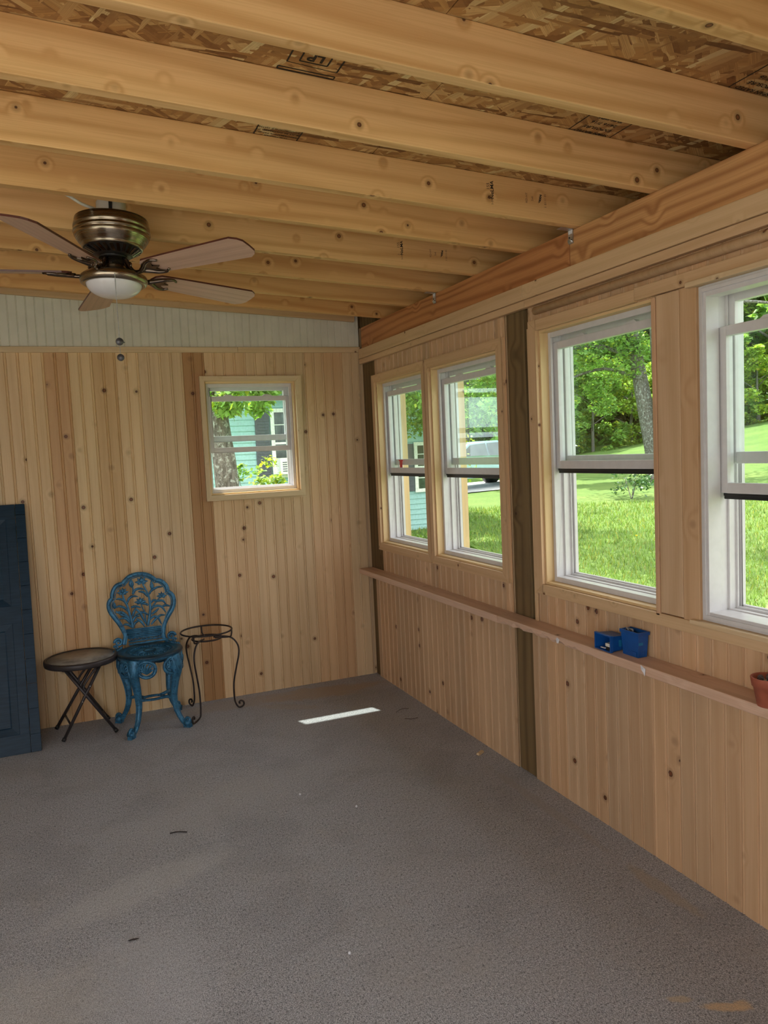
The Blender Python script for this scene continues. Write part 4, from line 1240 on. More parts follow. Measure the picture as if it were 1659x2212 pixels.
# ================================================================== things on the ledge
def bin_mesh(c, sz, base, rimw, wall=.002):
    """open tapered bin in local coords: z up, opening at top; returns (shell, tab lists)"""
    sx, sy, h = sz; bx_, by_ = base
    mb = MB()
    def quad_ring(x0, y0, z0, x1, y1, z1):
        a = [(-x0, -y0, z0), (x0, -y0, z0), (x0, y0, z0), (-x0, y0, z0)]
        b = [(-x1, -y1, z1), (x1, -y1, z1), (x1, y1, z1), (-x1, y1, z1)]
        for k in range(4):
            k2 = (k + 1) % 4
            mb.poly([a[k], a[k2], b[k2], b[k]])
    t_ = wall
    quad_ring(bx_, by_, 0, sx, sy, h - .012)
    quad_ring(sx, sy, h - .012, sx + rimw, sy + rimw, h - .012)
    quad_ring(sx + rimw, sy + rimw, h - .012, sx + rimw, sy + rimw, h)
    quad_ring(sx + rimw, sy + rimw, h, sx - t_, sy - t_, h)
    quad_ring(sx - t_, sy - t_, h, bx_ - t_, by_ - t_, t_)
    mb.poly([(-bx_, -by_, 0), (-bx_, by_, 0), (bx_, by_, 0), (bx_, -by_, 0)])
    mb.poly([(-bx_ + t_, -by_ + t_, t_), (bx_ - t_, -by_ + t_, t_), (bx_ - t_, by_ - t_, t_), (-bx_ + t_, by_ - t_, t_)])
    return mb
b1 = empty('storage_bin', (1.874, 2.172, .749))
tag(b1, 'blue plastic bin standing upright on the ledge with a steel bracket inside', 'bin', 'small blue bins on the ledge')
bin_mesh(None, (.0235, .046, .093), (.0205, .040), .0035).build('bin_shell', M['blue_plastic'], b1, bevel=.0008)
MB().box(-.0245, -.0235, -.036, -.012, .006, .02, seed=1).box(-.012, .006, -.0425, -.0415, .002, .024, seed=1).box(.010, .018, -.0425, -.0415, .002, .022, seed=1).build('moulded_feet', M['blue_plastic'], b1)
MB().box(-.021, -.002, -.0455, -.0445, .046, .056, seed=1).build('tape_strip', M['blue_tape'], b1)
hg = empty('steel_bracket', (1.872, 2.195, .815))
tag(hg, 'small steel bracket plate poking out of the upright blue bin', 'bracket')
mb = MB().box(-.0015, .0015, -.018, .018, -.005, .030, seed=1)
for s_ in (-1, 1):
    mb.tube([(-.003, s_ * .012, .022), (.003, s_ * .012, .022)], .007, 14)
mb.build('bracket_plate', M['steel'], hg, bevel=.0006)
mb = MB()
for s_ in (-1, 1): mb.tube([(-.0036, s_ * .012, .022), (-.0030, s_ * .012, .022)], .0035, 12)
mb.build('bracket_hole', M['black'], hg)
b2 = empty('storage_bin', (1.817, 2.276, .7805), (0, -PI / 2, .05))
tag(b2, 'blue plastic bin lying on its side on the ledge, open towards the room', 'bin', 'small blue bins on the ledge')
b2.location = (1.893, 2.280, .7805)
b2.rotation_euler = (0, -PI / 2, -.04)
bin_mesh(None, (.0290, .046, .076), (.0255, .041), .0025).build('bin_shell', M['blue_plastic'], b2, bevel=.0008)
MB().box(-.012, .012, -.0465, -.0455, .024, .036, seed=1).build('tape_strip', M['blue_tape'], b2)
cc = empty('metal_catch', (1.835, 2.262, .7525)); tag(cc, 'small cream cabinet catch inside the blue bin lying on its side', 'catch')
MB().box(-.012, .014, -.014, .012, .014, .027, seed=1).build('catch_body', M['white_plastic'], cc, bevel=.002)
MB().box(-.010, .012, -.012, .010, 0.0, .014, seed=1).build('catch_base', M['black'], cc, bevel=.001)
MB().box(-.016, -.008, .010, .034, .006, .008, seed=1).build('catch_plate', M['paper'], cc)

pt = empty('flower_pot', (1.826, 1.56, .749))
tag(pt, 'small terracotta flower pot with grit and cones at the right edge', 'flower pot')
MB().lathe([(.0005, .001), (.029, .0), (.030, .002), (.0405, .058), (.0440, .059), (.0475, .083), (.0468, .085), (.0435, .085), (.0425, .083), (.0400, .060), (.0385, .058)], n=48).build('pot', M['terracotta'], pt)
mb = MB()
rr = random.Random(2)
mb.lathe([(.0005, .068), (.030, .067), (.0405, .064)], n=32)
for i in range(90):
    a = rr.uniform(0, 2 * PI); r_ = .037 * math.sqrt(rr.random())
    ball(mb, (r_ * math.cos(a), r_ * math.sin(a), .068 + rr.uniform(0, .004)), rr.uniform(.0015, .004), 6, 4)
mb.build('white_grit', M['perlite'], pt)
for k, (cx_, cy_, sz_) in enumerate(((.004, -.004, 1.0), (-.014, .014, .75))):
    cn = empty('pine_cone', (1.826 + cx_, 1.56 + cy_, .749 + .070))
    tag(cn, ['larger dark cone in the middle of the terracotta pot', 'small grey cone by the left rim of the terracotta pot'][k], 'cone', 'cones in the terracotta pot')
    mb = MB()
    for lv in range(6):
        for j in range(8):
            a = j * 2 * PI / 8 + lv * .4
            r_ = .012 * sz_ * math.sin(PI * (lv + 1.2) / 7.5)
            z0_ = lv * .004 * sz_
            mb.tube([(r_ * .2 * math.cos(a), r_ * .2 * math.sin(a), z0_), (r_ * math.cos(a), r_ * math.sin(a), z0_ + .004 * sz_)], [.001, .0028 * sz_], 6)
    mb.build('cone_body', M['cone'], cn)

# scraps
def scrap(name, mat, loc, pts, lab, cat, th=.0006):
    mb = MB(); P = [Vector(p) for p in pts]
    mb.poly(P)
    o = mb.build(name, M[mat], solid=th)
    o.location = loc
    tag(o, lab, cat); return o
scrap('tape_scrap', 'paper', (1.803, 2.545, .7315), [(-.001, -.013, .008), (0, .004, .014), (0, .012, .004), (-.001, .006, -.010), (-.004, -.010, -.008)], 'crumpled white tape scrap on the ledge front beside the waney edge', 'tape')
scrap('tape_scrap', 'paper', (1.803, 2.049, .738), [(-.002, -.013, .003), (0, .013, .012), (-.001, .010, -.004), (-.003, -.004, -.012), (-.005, -.012, -.022)], 'white paper scrap hanging on the ledge front right of the blue bins', 'paper scrap')
def twig(pts, r_, mat, lab, cat='twig', name='dry_twig'):
    o = MB().tube(pts, r_, 6, tint=(1, 1, 1)).build(name, M[mat]); tag(o, lab, cat)
o = MB().hexa([(1.805, 3.235, .001), (1.850, 3.262, .001), (1.842, 3.280, .001), (1.800, 3.255, .001), (1.808, 3.238, .011), (1.846, 3.262, .012), (1.842, 3.276, .010), (1.802, 3.253, .010)], (1, .6, 0), 3).build('wood_offcut', M['trim'])
tag(o, 'pale wood offcut on the carpet near the treated post', 'offcut')
twig(spline([(.300, 3.158, .004), (.33, 3.150, .007), (.366, 3.138, .003)], 4), .0028, 'iron', 'dark twig lying on the carpet left of the room centre')
twig(spline([(1.70, 3.895, .004), (1.735, 3.865, .006), (1.77, 3.872, .004)], 4), .0016, 'cone', 'thin twig on the carpet right of the sunlit strip')
twig(spline([(1.70, 4.02, .004), (1.75, 4.045, .007), (1.79, 4.04, .004)], 4), .0014, 'cone', 'thin twig on the carpet between sunlit strip and window wall')
o = MB().tube(spline([(.085, 2.495, .003), (.10, 2.49, .006), (.118, 2.492, .003)], 4), [.001 + .002 * math.sin(i / 8 * PI) for i in range(9)], 6).build('dry_leaf', M['iron']); tag(o, 'tiny black leaf scrap on the carpet in the left foreground', 'leaf scrap')
for i, (x_, y_, lb_) in enumerate(((.884, 3.25, 'white crumb on the carpet in front of the sunlit strip'), (1.069, 3.018, 'white crumb nearer the room centre, right of another crumb'), (.704, 2.118, 'white crumb in the middle of the foreground carpet'))):
    mb = MB(); ball(mb, (x_, y_, .003), .005, 7, 5); tag(mb.build('white_crumb', M['paper']), lb_, 'crumb')
# ================================================================== outside
def gz(x, y):
    """height of the lawn"""
    d = max(0.0, math.hypot(max(0, x - 2.5), max(0, y - 5.5) * .8) - .5)
    z = -.42 + .045 * min(d, 22)
    t_ = min(1, max(0, (x - 15) / 18)); t_ = t_ * t_ * (3 - 2 * t_)
    z += t_ * max(0, 1.35 + .070 * (x - y))
    return z
t = NT('sunny_lawn')
co = t.n('ShaderNodeTexCoord').outputs['Object']
g1 = t.noise(co, .8, 4, .6); g2 = t.noise(co, 9, 4, .7); g3 = t.noise(t.vmath('MULTIPLY', co, (1, 1, .2)), 60, 3, .7)
c = t.mix(t.ramp(g1, .35, .68), (0.13, 0.235, 0.045), (0.20, 0.30, 0.065))
c = t.mix(t.ramp(g2, .45, .75, 0, .6), c, (0.24, 0.30, 0.07))
c = t.mix(t.ramp(g3, .35, .55, .55, 0), c, (0.045, 0.12, 0.015))
M['lawn'] = t.done(c, .9, 0, t.bump(g3, .8, .03))
mb = MB()
xs = list(np.linspace(2.05, 8, 16)) + list(np.linspace(9, 75, 50))
ys = list(np.linspace(-12, 75, 70))
V = [[(x, y, gz(x, y)) for y in ys] for x in xs]
for i in range(len(xs) - 1):
    for j in range(len(ys) - 1):
        mb.poly([V[i][j], V[i + 1][j], V[i + 1][j + 1], V[i][j + 1]], smooth=True)
xs2 = list(np.linspace(-40, 2.05, 20)); ys2 = [y for y in ys if y > 5.0] 
V = [[(x, y, gz(x, y)) for y in [4.98] + ys2] for x in xs2]
for i in range(len(xs2) - 1):
    for j in range(len(ys2)):
        mb.poly([V[i][j], V[i + 1][j], V[i + 1][j + 1], V[i][j + 1]], smooth=True)
for (xa, xb, ya, yb) in ((-40, 2.05, -40, YB - .12), (-40, XL - .12, YB - .12, 4.98)):
    mb.poly([(xa, ya, -.42), (xb, ya, -.42), (xb, yb, -.42), (xa, yb, -.42)])
mb.poly([(2.05, -40, -.42), (75, -40, -.42), (75, -12, gz(75, -12)), (2.05, -12, -.42)])
lawn = struct(mb.build('lawn', M['lawn'], weld=True), 'mown lawn rising to a hill outside the window wall')

def fast_mesh(name, verts, nper, mat, cols=None, parent=None, smooth=False):
    """verts (n*nper,3) polygons of nper corners"""
    n_ = len(verts) // nper
    me = bpy.data.meshes.new(name)
    me.vertices.add(len(verts)); me.vertices.foreach_set('co', verts.astype(np.float32).ravel())
    me.loops.add(len(verts)); me.loops.foreach_set('vertex_index', np.arange(len(verts), dtype=np.int32))
    me.polygons.add(n_); me.polygons.foreach_set('loop_start', np.arange(n_, dtype=np.int32) * nper)
    me.polygons.foreach_set('loop_total', np.full(n_, nper, dtype=np.int32))
    if cols is not None:
        a = me.attributes.new('tint', 'FLOAT_COLOR', 'CORNER')
        cc = np.ones((len(verts), 4), np.float32); cc[:, :3] = np.repeat(cols, nper, 0)
        a.data.foreach_set('color', cc.ravel())
    me.materials.append(mat); me.update(calc_edges=True)
    o = bpy.data.objects.new(name, me); COL.objects.link(o)
    if parent is not None: o.parent = parent
    return o

def leafmat(name, base, trans=0.5):
    t = NT(name)
    tint = t.n('ShaderNodeAttribute', attribute_name='tint').outputs['Color']
    c = t.mix(1.0, base, tint, 'MULTIPLY')
    d = t.n('ShaderNodeBsdfPrincipled'); t.link(c, d.inputs['Base Color']); d.inputs['Roughness'].default_value = .45
    tr = t.n('ShaderNodeBsdfTranslucent'); t.link(t.mix(1.0, c, (1.25, 1.25, .6), 'MULTIPLY'), tr.inputs[0])
    mx = t.n('ShaderNodeMixShader'); mx.inputs[0].default_value = trans
    t.link(d.outputs[0], mx.inputs[1]); t.link(tr.outputs[0], mx.inputs[2]); t.link(mx.outputs[0], t.out.inputs[0])
    return t.mat
M['grass'] = leafmat('grass_blades', (0.20, 0.31, 0.075), .35)
M['leaf'] = leafmat('maple_leaves', (0.26, 0.42, 0.13), .55)
M['leaf_dark'] = leafmat('woodland_leaves', (0.42, 0.62, 0.30), .6)
M['leaf_yellow'] = leafmat('young_leaves', (0.33, 0.46, 0.09), .5)
t = NT('lichened_bark')
co = t.n('ShaderNodeTexCoord').outputs['Object']
b1_ = t.noise(t.vmath('MULTIPLY', co, (1, 1, .35)), 28, 5, .7); b2_ = t.noise(co, 18, 5, .75)
c = t.mix(t.ramp(b1_, .35, .65), (0.085, 0.072, 0.062), (0.23, 0.205, 0.185))
c = t.mix(t.ramp(b2_, .52, .62, 0, .8), c, (0.48, 0.50, 0.47))
M['bark'] = t.done(c, .9, 0, t.bump(b1_, .9, .03))

# grass blades on the part of the lawn seen from the windows
n_ = 90000
r_ = RNG.random(n_) ** .75
ang = RNG.uniform(math.radians(16), math.radians(62), n_)
dist = 3.6 + 15.0 * RNG.random(n_) ** 1.25
gx = np.sin(ang) * dist; gy = np.cos(ang) * dist
ok = (gx > 3.0)
gx, gy = gx[ok], gy[ok]; n_ = len(gx)
gzv = np.array([gz(a, b) for a, b in zip(gx, gy)])
hh = RNG.uniform(.035, .085, n_) * (1 + .25 * (np.hypot(gx, gy) > 9)); an = RNG.uniform(0, 2 * PI, n_); wd = RNG.uniform(.0022, .0045, n_) * (1 + np.hypot(gx, gy) / 9)
ln = RNG.normal(0, .03, (n_, 2))
Vg = np.zeros((n_, 3, 3))
Vg[:, 0] = np.stack([gx - np.cos(an) * wd, gy - np.sin(an) * wd, gzv - .005], 1)
Vg[:, 1] = np.stack([gx + np.cos(an) * wd, gy + np.sin(an) * wd, gzv - .005], 1)
Vg[:, 2] = np.stack([gx + ln[:, 0], gy + ln[:, 1], gzv + hh], 1)
v_ = RNG.uniform(.6, 1.45, n_)
yl = RNG.random(n_) < .12
colg = np.stack([v_ * np.where(yl, 1.7, 1), v_ * np.where(yl, 1.1, 1), v_], 1)
gr = fast_mesh('grass', Vg.reshape(-1, 3), 3, M['grass'], colg)
tag(gr, 'short green grass blades of the lawn outside', 'grass', kind='stuff')

def leaves(n, centres, radii, size, seed, squash=.8, droop=0.0):
    g = np.random.default_rng(seed)
    k = g.integers(0, len(centres), n)
    C_ = np.array(centres)[k]; R_ = np.array(radii)[k]
    d = g.normal(size=(n, 3)); d /= np.linalg.norm(d, axis=1)[:, None]
    rr_ = g.random(n) ** .45
    P = C_ + d * (R_ * rr_)[:, None] * np.array([1, 1, squash])
    a = g.uniform(0, 2 * PI, n); tilt = g.normal(0, .5, n); roll = g.normal(0, .5, n)
    ux = np.stack([np.cos(a) * np.cos(tilt), np.sin(a) * np.cos(tilt), np.sin(tilt) - droop], 1)
    vx = np.stack([-np.sin(a) * np.cos(roll), np.cos(a) * np.cos(roll), np.sin(roll)], 1)
    s = size * g.uniform(.6, 1.3, n)[:, None]
    Q = np.zeros((n, 5, 3))
    Q[:, 0] = P; Q[:, 1] = P + ux * s * .45 + vx * s * .42; Q[:, 2] = P + ux * s * 1.1 + vx * s * .06
    Q[:, 3] = P + ux * s * .5 - vx * s * .42; Q[:, 4] = P + ux * s * .15 - vx * s * .2
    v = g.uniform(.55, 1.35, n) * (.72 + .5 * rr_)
    yl_ = g.random(n) < .1
    col = np.stack([v * np.where(yl_, 1.8, 1), v * np.where(yl_, 1.25, 1), v * np.where(yl_, .7, 1)], 1)
    return Q.reshape(-1, 3), col

def branch(mb, pts, r0, r1, n=8):
    s_ = spline(pts, 5); m_ = len(s_)
    mb.tube(s_, [r0 + (r1 - r0) * i / (m_ - 1) for i in range(m_)], n)

# the big two-stemmed tree on the lawn
bt = empty('lawn_tree', (16, 17.45, gz(16, 17.45)))
tag(bt, 'big two stemmed tree on the lawn, leafy boughs hanging to the left', 'tree')
def tchild2(o, par):
    o.parent = par; o.matrix_parent_inverse = Matrix.Translation(-par.location); return o
mb = MB()
zb = gz(16, 17.45) - .1
branch(mb, [(16.05, 17.50, zb), (16.03, 17.55, 1.0), (15.95, 17.85, 2.6), (15.9, 18.15, 4.1), (15.8, 18.45, 5.8), (15.4, 18.9, 8.0), (15, 19.2, 10.5)], .30, .10, 12)
branch(mb, [(16.15, 17.25, zb), (16.1, 17.25, 1.3), (16.1, 17.38, 2.8), (16.05, 17.45, 4.4), (16.0, 17.5, 6.6), (16.3, 17.2, 9.5)], .26, .10, 12)
branch(mb, [(16.05, 17.45, zb), (16.1, 17.3, .55)], .42, .30, 12)
branch(mb, [(15.9, 18.15, 4.0), (15.0, 18.9, 4.4), (13.8, 19.6, 4.2), (12.8, 20.2, 3.6)], .09, .02)
branch(mb, [(15.95, 18.0, 3.3), (15.2, 18.7, 3.7), (14.2, 19.3, 3.4), (13.4, 19.9, 2.9)], .06, .015)
branch(mb, [(16.0, 17.5, 5.0), (15.2, 18.0, 5.6), (14.3, 18.4, 5.5), (13.2, 18.8, 5.0)], .08, .02)
branch(mb, [(16.1, 17.4, 4.6), (17.2, 16.6, 5.2), (18.5, 15.8, 5.2), (19.5, 15.0, 4.6)], .08, .02)
tchild2(mb.build('trunk', M['bark']), bt)
g = np.random.default_rng(11)
cs_, rs_ = [], []
for i in range(70):
    f_ = g.random()
    # hanging boughs on the left side, upper crown all round
    if i < 44:
        cs_.append((15.6 - 3.6 * f_ + g.normal(0, .4), 18.3 + 2.6 * f_ + g.normal(0, .5), 4.4 - .35 * f_ + g.normal(0, .95) - 1.1 * f_ * g.random())); rs_.append(g.uniform(.35, .7))
    else:
        a = g.uniform(0, 2 * PI); q_ = g.uniform(.5, 4.5)
        cs_.append((15.7 + q_ * math.cos(a), 17.9 + q_ * math.sin(a), g.uniform(5.2, 10.5))); rs_.append(g.uniform(.7, 1.3))
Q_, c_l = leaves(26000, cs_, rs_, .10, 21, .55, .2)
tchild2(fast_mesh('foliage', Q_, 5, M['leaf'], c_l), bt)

# woodland beyond the hill: two crown meshes shared by all trees
def crown_mesh(seed, n, h, r, size, low=.0):
    g = np.random.default_rng(seed)
    cs, rs = [], []
    for i in range(46):
        z_ = h * (low + (1 - low) * g.random())
        rr2 = r * math.sqrt(max(.06, 1 - ((z_ / h - .45) / .62) ** 2))
        a = g.uniform(0, 2 * PI); q2 = rr2 * math.sqrt(g.random())
        cs.append((q2 * math.cos(a), q2 * math.sin(a), z_)); rs.append(g.uniform(.16, .30) * r)
    return leaves(n, cs, rs, size, seed + 1, .8, .1)
kinds = []
for kd, (seed, n, h, r, size, mat) in enumerate(((31, 11000, 13, 4.4, .42, 'leaf_dark'), (41, 11000, 11, 4.2, .38, 'leaf'), (51, 9000, 9, 3.8, .34, 'leaf_yellow'))):
    root = empty('woodland_tree')
    Qk, ck = crown_mesh(seed, n, h, r, size)
    fo = fast_mesh('foliage', Qk, 5, M[mat], ck, root)
    mb = MB(); branch(mb, [(0, 0, -1.2), (.1, 0, h * .3), (-.1, .1, h * .6), (0, 0, h * .9)], .26, .05)
    for j in range(5):
        a = j * 1.3; branch(mb, [(0, 0, h * (.3 + .08 * j)), (r * .4 * math.cos(a), r * .4 * math.sin(a), h * (.4 + .08 * j)), (r * .75 * math.cos(a), r * .75 * math.sin(a), h * (.46 + .08 * j))], .08, .02, 6)
    tk = mb.build('trunk', M['bark'], root)
    kinds.append((root, fo, tk, [False]))
WL = ['dark leafy woodland tree behind the lawn hill', 'mid green woodland tree behind the lawn hill', 'yellow green woodland tree behind the lawn hill']
def plant_tree(kd, x, y, s, rz, label=None, group='trees of the wood behind the hill', dz=0):
    root, fo, tk, used = kinds[kd]
    if used[0]:
        r2 = root.copy(); COL.objects.link(r2)
        for ch_ in (fo, tk):
            c2 = ch_.copy(); COL.objects.link(c2); c2.parent = r2
    else:
        r2 = root; used[0] = True
    r2.location = (x, y, gz(x, y) + dz); r2.scale = (s, s, s); r2.rotation_euler = (0, 0, rz)
    tag(r2, label or WL[kd], 'tree', group)
g = np.random.default_rng(5)
i = 0
for ring, (rd, a0, a1, st) in enumerate(((47, 14, 68, 3.9), (53, 12, 70, 4.3), (60, 11, 72, 5.0))):
    a = a0
    while a < a1:
        rr2 = rd + g.uniform(-2, 2) - (6 if a < 33 else 0)
        x_, y_ = rr2 * math.sin(math.radians(a)), rr2 * math.cos(math.radians(a))
        plant_tree([0, 1, 0, 2, 1, 0][i % 6] if ring < 2 else [0, 1][i % 2], x_, y_, g.uniform(.85, 1.15) * (1 + .18 * ring), g.uniform(0, 6), dz=-.8)
        a += st * g.uniform(.8, 1.2); i += 1
for k in range(15):
    a = math.radians(22 + k * 2.7); rr2 = 40.5 + g.uniform(-1.2, 1.2)
    plant_tree(2 if k % 3 else 1, rr2 * math.sin(a), rr2 * math.cos(a), g.uniform(.36, .5), g.uniform(0, 6), 'low light green tree along the edge of the wood behind the hill', 'low trees at the wood edge', dz=-.3)
plant_tree(2, 12.5, 30, .62, 1.0, 'yellow green small tree beyond the parked car', None)

plant_tree(0, 14.5, 26, .8, 3.0, 'dark green tree beyond the garden bed', None)

# tree standing between the two far windows and the teal house
yt = empty('yard_tree', (6.25, 12.4, gz(6.25, 12.4)))
tag(yt, 'green tree in front of the teal house, its crown filling the two far right-hand windows', 'tree')
mb = MB()
branch(mb, [(6.25, 12.4, -.4), (6.22, 12.42, 1.2), (6.28, 12.4, 2.6), (6.2, 12.5, 4.5), (6.3, 12.4, 6.5)], .11, .05, 12)
for q in ((5.2, 12.0, 2.6), (7.3, 12.9, 2.5), (5.6, 11.6, 3.2), (7.8, 13.2, 3.2), (6.6, 11.6, 4.0)):
    branch(mb, [(6.25, 12.4, 1.9), ((q[0] + 6.25) / 2, (q[1] + 12.4) / 2, q[2] - .1), q], .04, .01)
tchild2(mb.build('trunk', M['bark']), yt)
g = np.random.default_rng(61); cs_, rs_ = [], []
for i in range(130):
    if i < 45: cs_.append((g.uniform(5.0, 6.4), g.uniform(11.4, 12.8), g.uniform(1.95, 3.6))); rs_.append(g.uniform(.22, .4))
    elif i < 75: cs_.append((g.uniform(6.5, 8.6), g.uniform(12.0, 13.6), g.uniform(1.75, 3.8))); rs_.append(g.uniform(.25, .45))
    else: cs_.append((g.uniform(3.4, 8.8), g.uniform(9.4, 13.8), g.uniform(3.9, 6.8))); rs_.append(g.uniform(.5, .9))  # high crown out of view, spread wide to shade the lawn
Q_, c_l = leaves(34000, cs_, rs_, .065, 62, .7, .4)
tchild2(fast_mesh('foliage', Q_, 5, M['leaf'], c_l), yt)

# birch like tree close to the far wall window
ft_ = empty('house_tree', (1.66, 8.0, gz(1.66, 8)))
tag(ft_, 'tree with pale mottled bark close outside the small far window', 'tree')
mb = MB()
branch(mb, [(1.63, 8.0, -.6), (1.585, 8.0, 1.2), (1.54, 8.0, 1.8), (1.48, 8.0, 2.5), (1.40, 8.05, 4.2), (1.3, 8.1, 6)], .135, .085, 12)
branch(mb, [(1.50, 8.0, 2.4), (2.0, 7.8, 2.62), (2.6, 7.7, 2.50), (3.0, 7.6, 2.2)], .025, .007)
branch(mb, [(2.0, 7.8, 2.62), (2.3, 7.9, 2.3), (2.5, 8.0, 2.02)], .010, .003)
branch(mb, [(1.46, 8.0, 2.9), (2.2, 8.2, 3.2), (3.2, 8.3, 3.1)], .03, .008)
tchild2(mb.build('trunk', M['bark']), ft_)
g = np.random.default_rng(77); cs_, rs_ = [], []
for i in range(56):
    if i < 26: cs_.append((g.uniform(1.45, 2.05), 7.7 + g.normal(0, .3), g.uniform(2.02, 2.6))); rs_.append(g.uniform(.10, .2))
    elif i < 40: cs_.append((g.uniform(1.9, 2.7), 7.8 + g.normal(0, .4), g.uniform(2.2, 2.75))); rs_.append(g.uniform(.08, .16))
    else: cs_.append((g.uniform(.3, 3.4), g.uniform(7.0, 9.5), g.uniform(2.8, 5.5))); rs_.append(g.uniform(.3, .6))
Q_, c_l = leaves(12000, cs_, rs_, .055, 78, .7, .5)
tchild2(fast_mesh('foliage', Q_, 5, M['leaf'], c_l), ft_)

# teal house
HX0, HX1, HY, HZ0, HZ1 = -3.0, 7.6, 14.0, -.5, 2.75
hs_ = empty('neighbour_house', (3.2, HY, HZ0)); tag(hs_, 'low teal sided house with grey roof behind the small far window', 'house')
M['teal'] = plain('teal_siding', (0.34, 0.58, 0.57), .6, var=.06)
M['shutter'] = plain('dark_shutter', (0.10, 0.11, 0.13), .6)
M['white_trim'] = plain('white_trim', (0.85, 0.87, 0.84), .4)
M['roofing'] = plain('grey_shingles', (0.13, 0.13, 0.14), .9, var=.3, scale=6)
M['dark_glass'] = plain('dark_room_glass', (0.05, 0.075, 0.06), .08, var=.5, scale=5)
HW = [(3.70, 4.62, 1.20, 2.35), (6.62, 7.1, .75, 1.62)]
mb = MB(); z_ = HZ0
while z_ < HZ1:
    z2 = min(HZ1, z_ + .105)
    mb.hexa([(HX0, HY - .022, z_), (HX1, HY - .022, z_), (HX1, HY + .05, z_), (HX0, HY + .05, z_), (HX0, HY - .002, z2), (HX1, HY - .002, z2), (HX1, HY + .05, z2), (HX0, HY + .05, z2)], (1, 0, 0), 1)
    z_ = z2
mb.box(HX0, HX1, HY + .05, HY + 7, HZ0, HZ1, seed=1)
tchild2(mb.build('siding', M['teal']), hs_)
P = [(HX0 - .4, HY - .5, HZ1), (HX1 + .4, HY - .5, HZ1), (HX1 + .4, HY + 3.5, HZ1 + 1.5), (HX0 - .4, HY + 3.5, HZ1 + 1.5)]
P2 = [(HX0 - .4, HY + 7.5, HZ1), (HX1 + .4, HY + 7.5, HZ1)]
mb = MB().hexa([P[0], P[1], P[2], P[3]] + [(p[0], p[1], p[2] + .12) for p in P], (1, 0, 0), 1)
mb.hexa([P[3], P[2], P2[1], P2[0]] + [(p[0], p[1], p[2] + .12) for p in (P[3], P[2], P2[1], P2[0])], (1, 0, 0), 1)
tchild2(mb.build('roof', M['roofing']), hs_)
for (xa, xb, za, zb_) in HW:
    mb = MB(); ring_boxes(mb, lambda u, g_, z: (u, HY - .03 - g_, z), xa - .07, xb + .07, za - .07, zb_ + .07, .07, .07, .07, .07, 0, .04)
    mb.box(xa, xb, HY - .055, HY - .04, (za + zb_) / 2 - .02, (za + zb_) / 2 + .02, seed=1)
    for f_ in (.33, .66): mb.box(xa + (xb - xa) * f_ - .008, xa + (xb - xa) * f_ + .008, HY - .05, HY - .04, (za + zb_) / 2, zb_, seed=1)
    for f_ in (.25, .62, .8): mb.box(xa, xb, HY - .05, HY - .04, za + (zb_ - za) * f_ - .008, za + (zb_ - za) * f_ + .008, seed=1)
    wo = tchild2(mb.build('house_window', M['white_trim']), hs_)
    o = MB().box(xa, xb, HY - .038, HY - .03, za, zb_, seed=1).build('window_pane', M['dark_glass']); o.parent = wo
    for (sa, sb) in ((xa - .36, xa - .09), (xb + .09, xb + .36)):
        sh = MB()
        sh.box(sa, sb, HY - .055, HY - .02, za - .04, zb_ + .04, seed=1)
        zz_ = za
        while zz_ < zb_ - .05:
            sh.box(sa + .03, sb - .03, HY - .063, HY - .05, zz_, zz_ + .03, seed=1); zz_ += .055
        tchild2(sh.build('shutter', M['shutter']), hs_)
ac = empty('window_air_conditioner', (3.98, HY - .2, 1.20)); tag(ac, 'white window air conditioner in the teal house window', 'air conditioner')
tchild2(MB().box(3.70, 4.25, HY - .35, HY - .02, 1.20, 1.50, seed=1).build('unit_body', M['white_trim']), ac)
mb = MB().box(3.90, 4.2, HY - .356, HY - .35, 1.23, 1.46, seed=1)
tchild2(mb.build('grille', M['shutter']), ac)
mb = MB()
for k in range(5): mb.box(3.74, 3.87, HY - .357, HY - .35, 1.25 + k * .04, 1.265 + k * .04, seed=1)
tchild2(mb.build('side_slot', M['shutter']), ac)

M['leaf_low'] = leafmat('juniper_leaves', (0.07, 0.16, 0.06), .2)
# shrubs and garden bed
def shrub(name, x, y, h, r, n, size, mat, label, cat='shrub', seed=1, droop=.1, z0=None):
    g = np.random.default_rng(seed)
    e_ = empty(name, (x, y, gz(x, y)))
    cs = [(x + g.normal(0, r * .4), y + g.normal(0, r * .4), gz(x, y) + g.uniform(.2, .95) * h) for _ in range(14)]
    Qs, cl_ = leaves(n, cs, [g.uniform(.25, .5) * r for _ in cs], size, seed, .8, droop)
    tchild2(fast_mesh('foliage', Qs, 5, M[mat], cl_), e_)
    mb = MB()
    for k in range(4): branch(mb, [(x, y, gz(x, y) - .05), (x + g.normal(0, r * .2), y + g.normal(0, r * .2), gz(x, y) + h * .5), (cs[k][0], cs[k][1], cs[k][2])], .012, .004, 6)
    tchild2(mb.build('stem', M['bark']), e_)
    tag(e_, label, cat)
shrub('garden_shrub', 3.15, 11.8, 1.85, .42, 700, .07, 'leaf_yellow', 'small yellow green shrub in front of the teal siding', seed=3)
shrub('garden_shrub', 2.45, 11.2, 1.75, .22, 260, .07, 'leaf', 'thin leafy shoot beside the pale tree trunk in the far window', seed=4)
shrub('garden_shrub', 7.4, 15.1, .9, .9, 900, .10, 'leaf', 'dark green bush at the edge of the lawn behind the second window', seed=6)
shrub('garden_shrub', 12.6, 14.6, .95, .6, 700, .07, 'leaf_low', 'feathery dark bush on the lawn left of the big tree', seed=8)
shrub('garden_shrub', 8.2, 15.6, 1.9, .8, 1000, .09, 'leaf_yellow', 'yellow green bush in front of the parked car', seed=9)
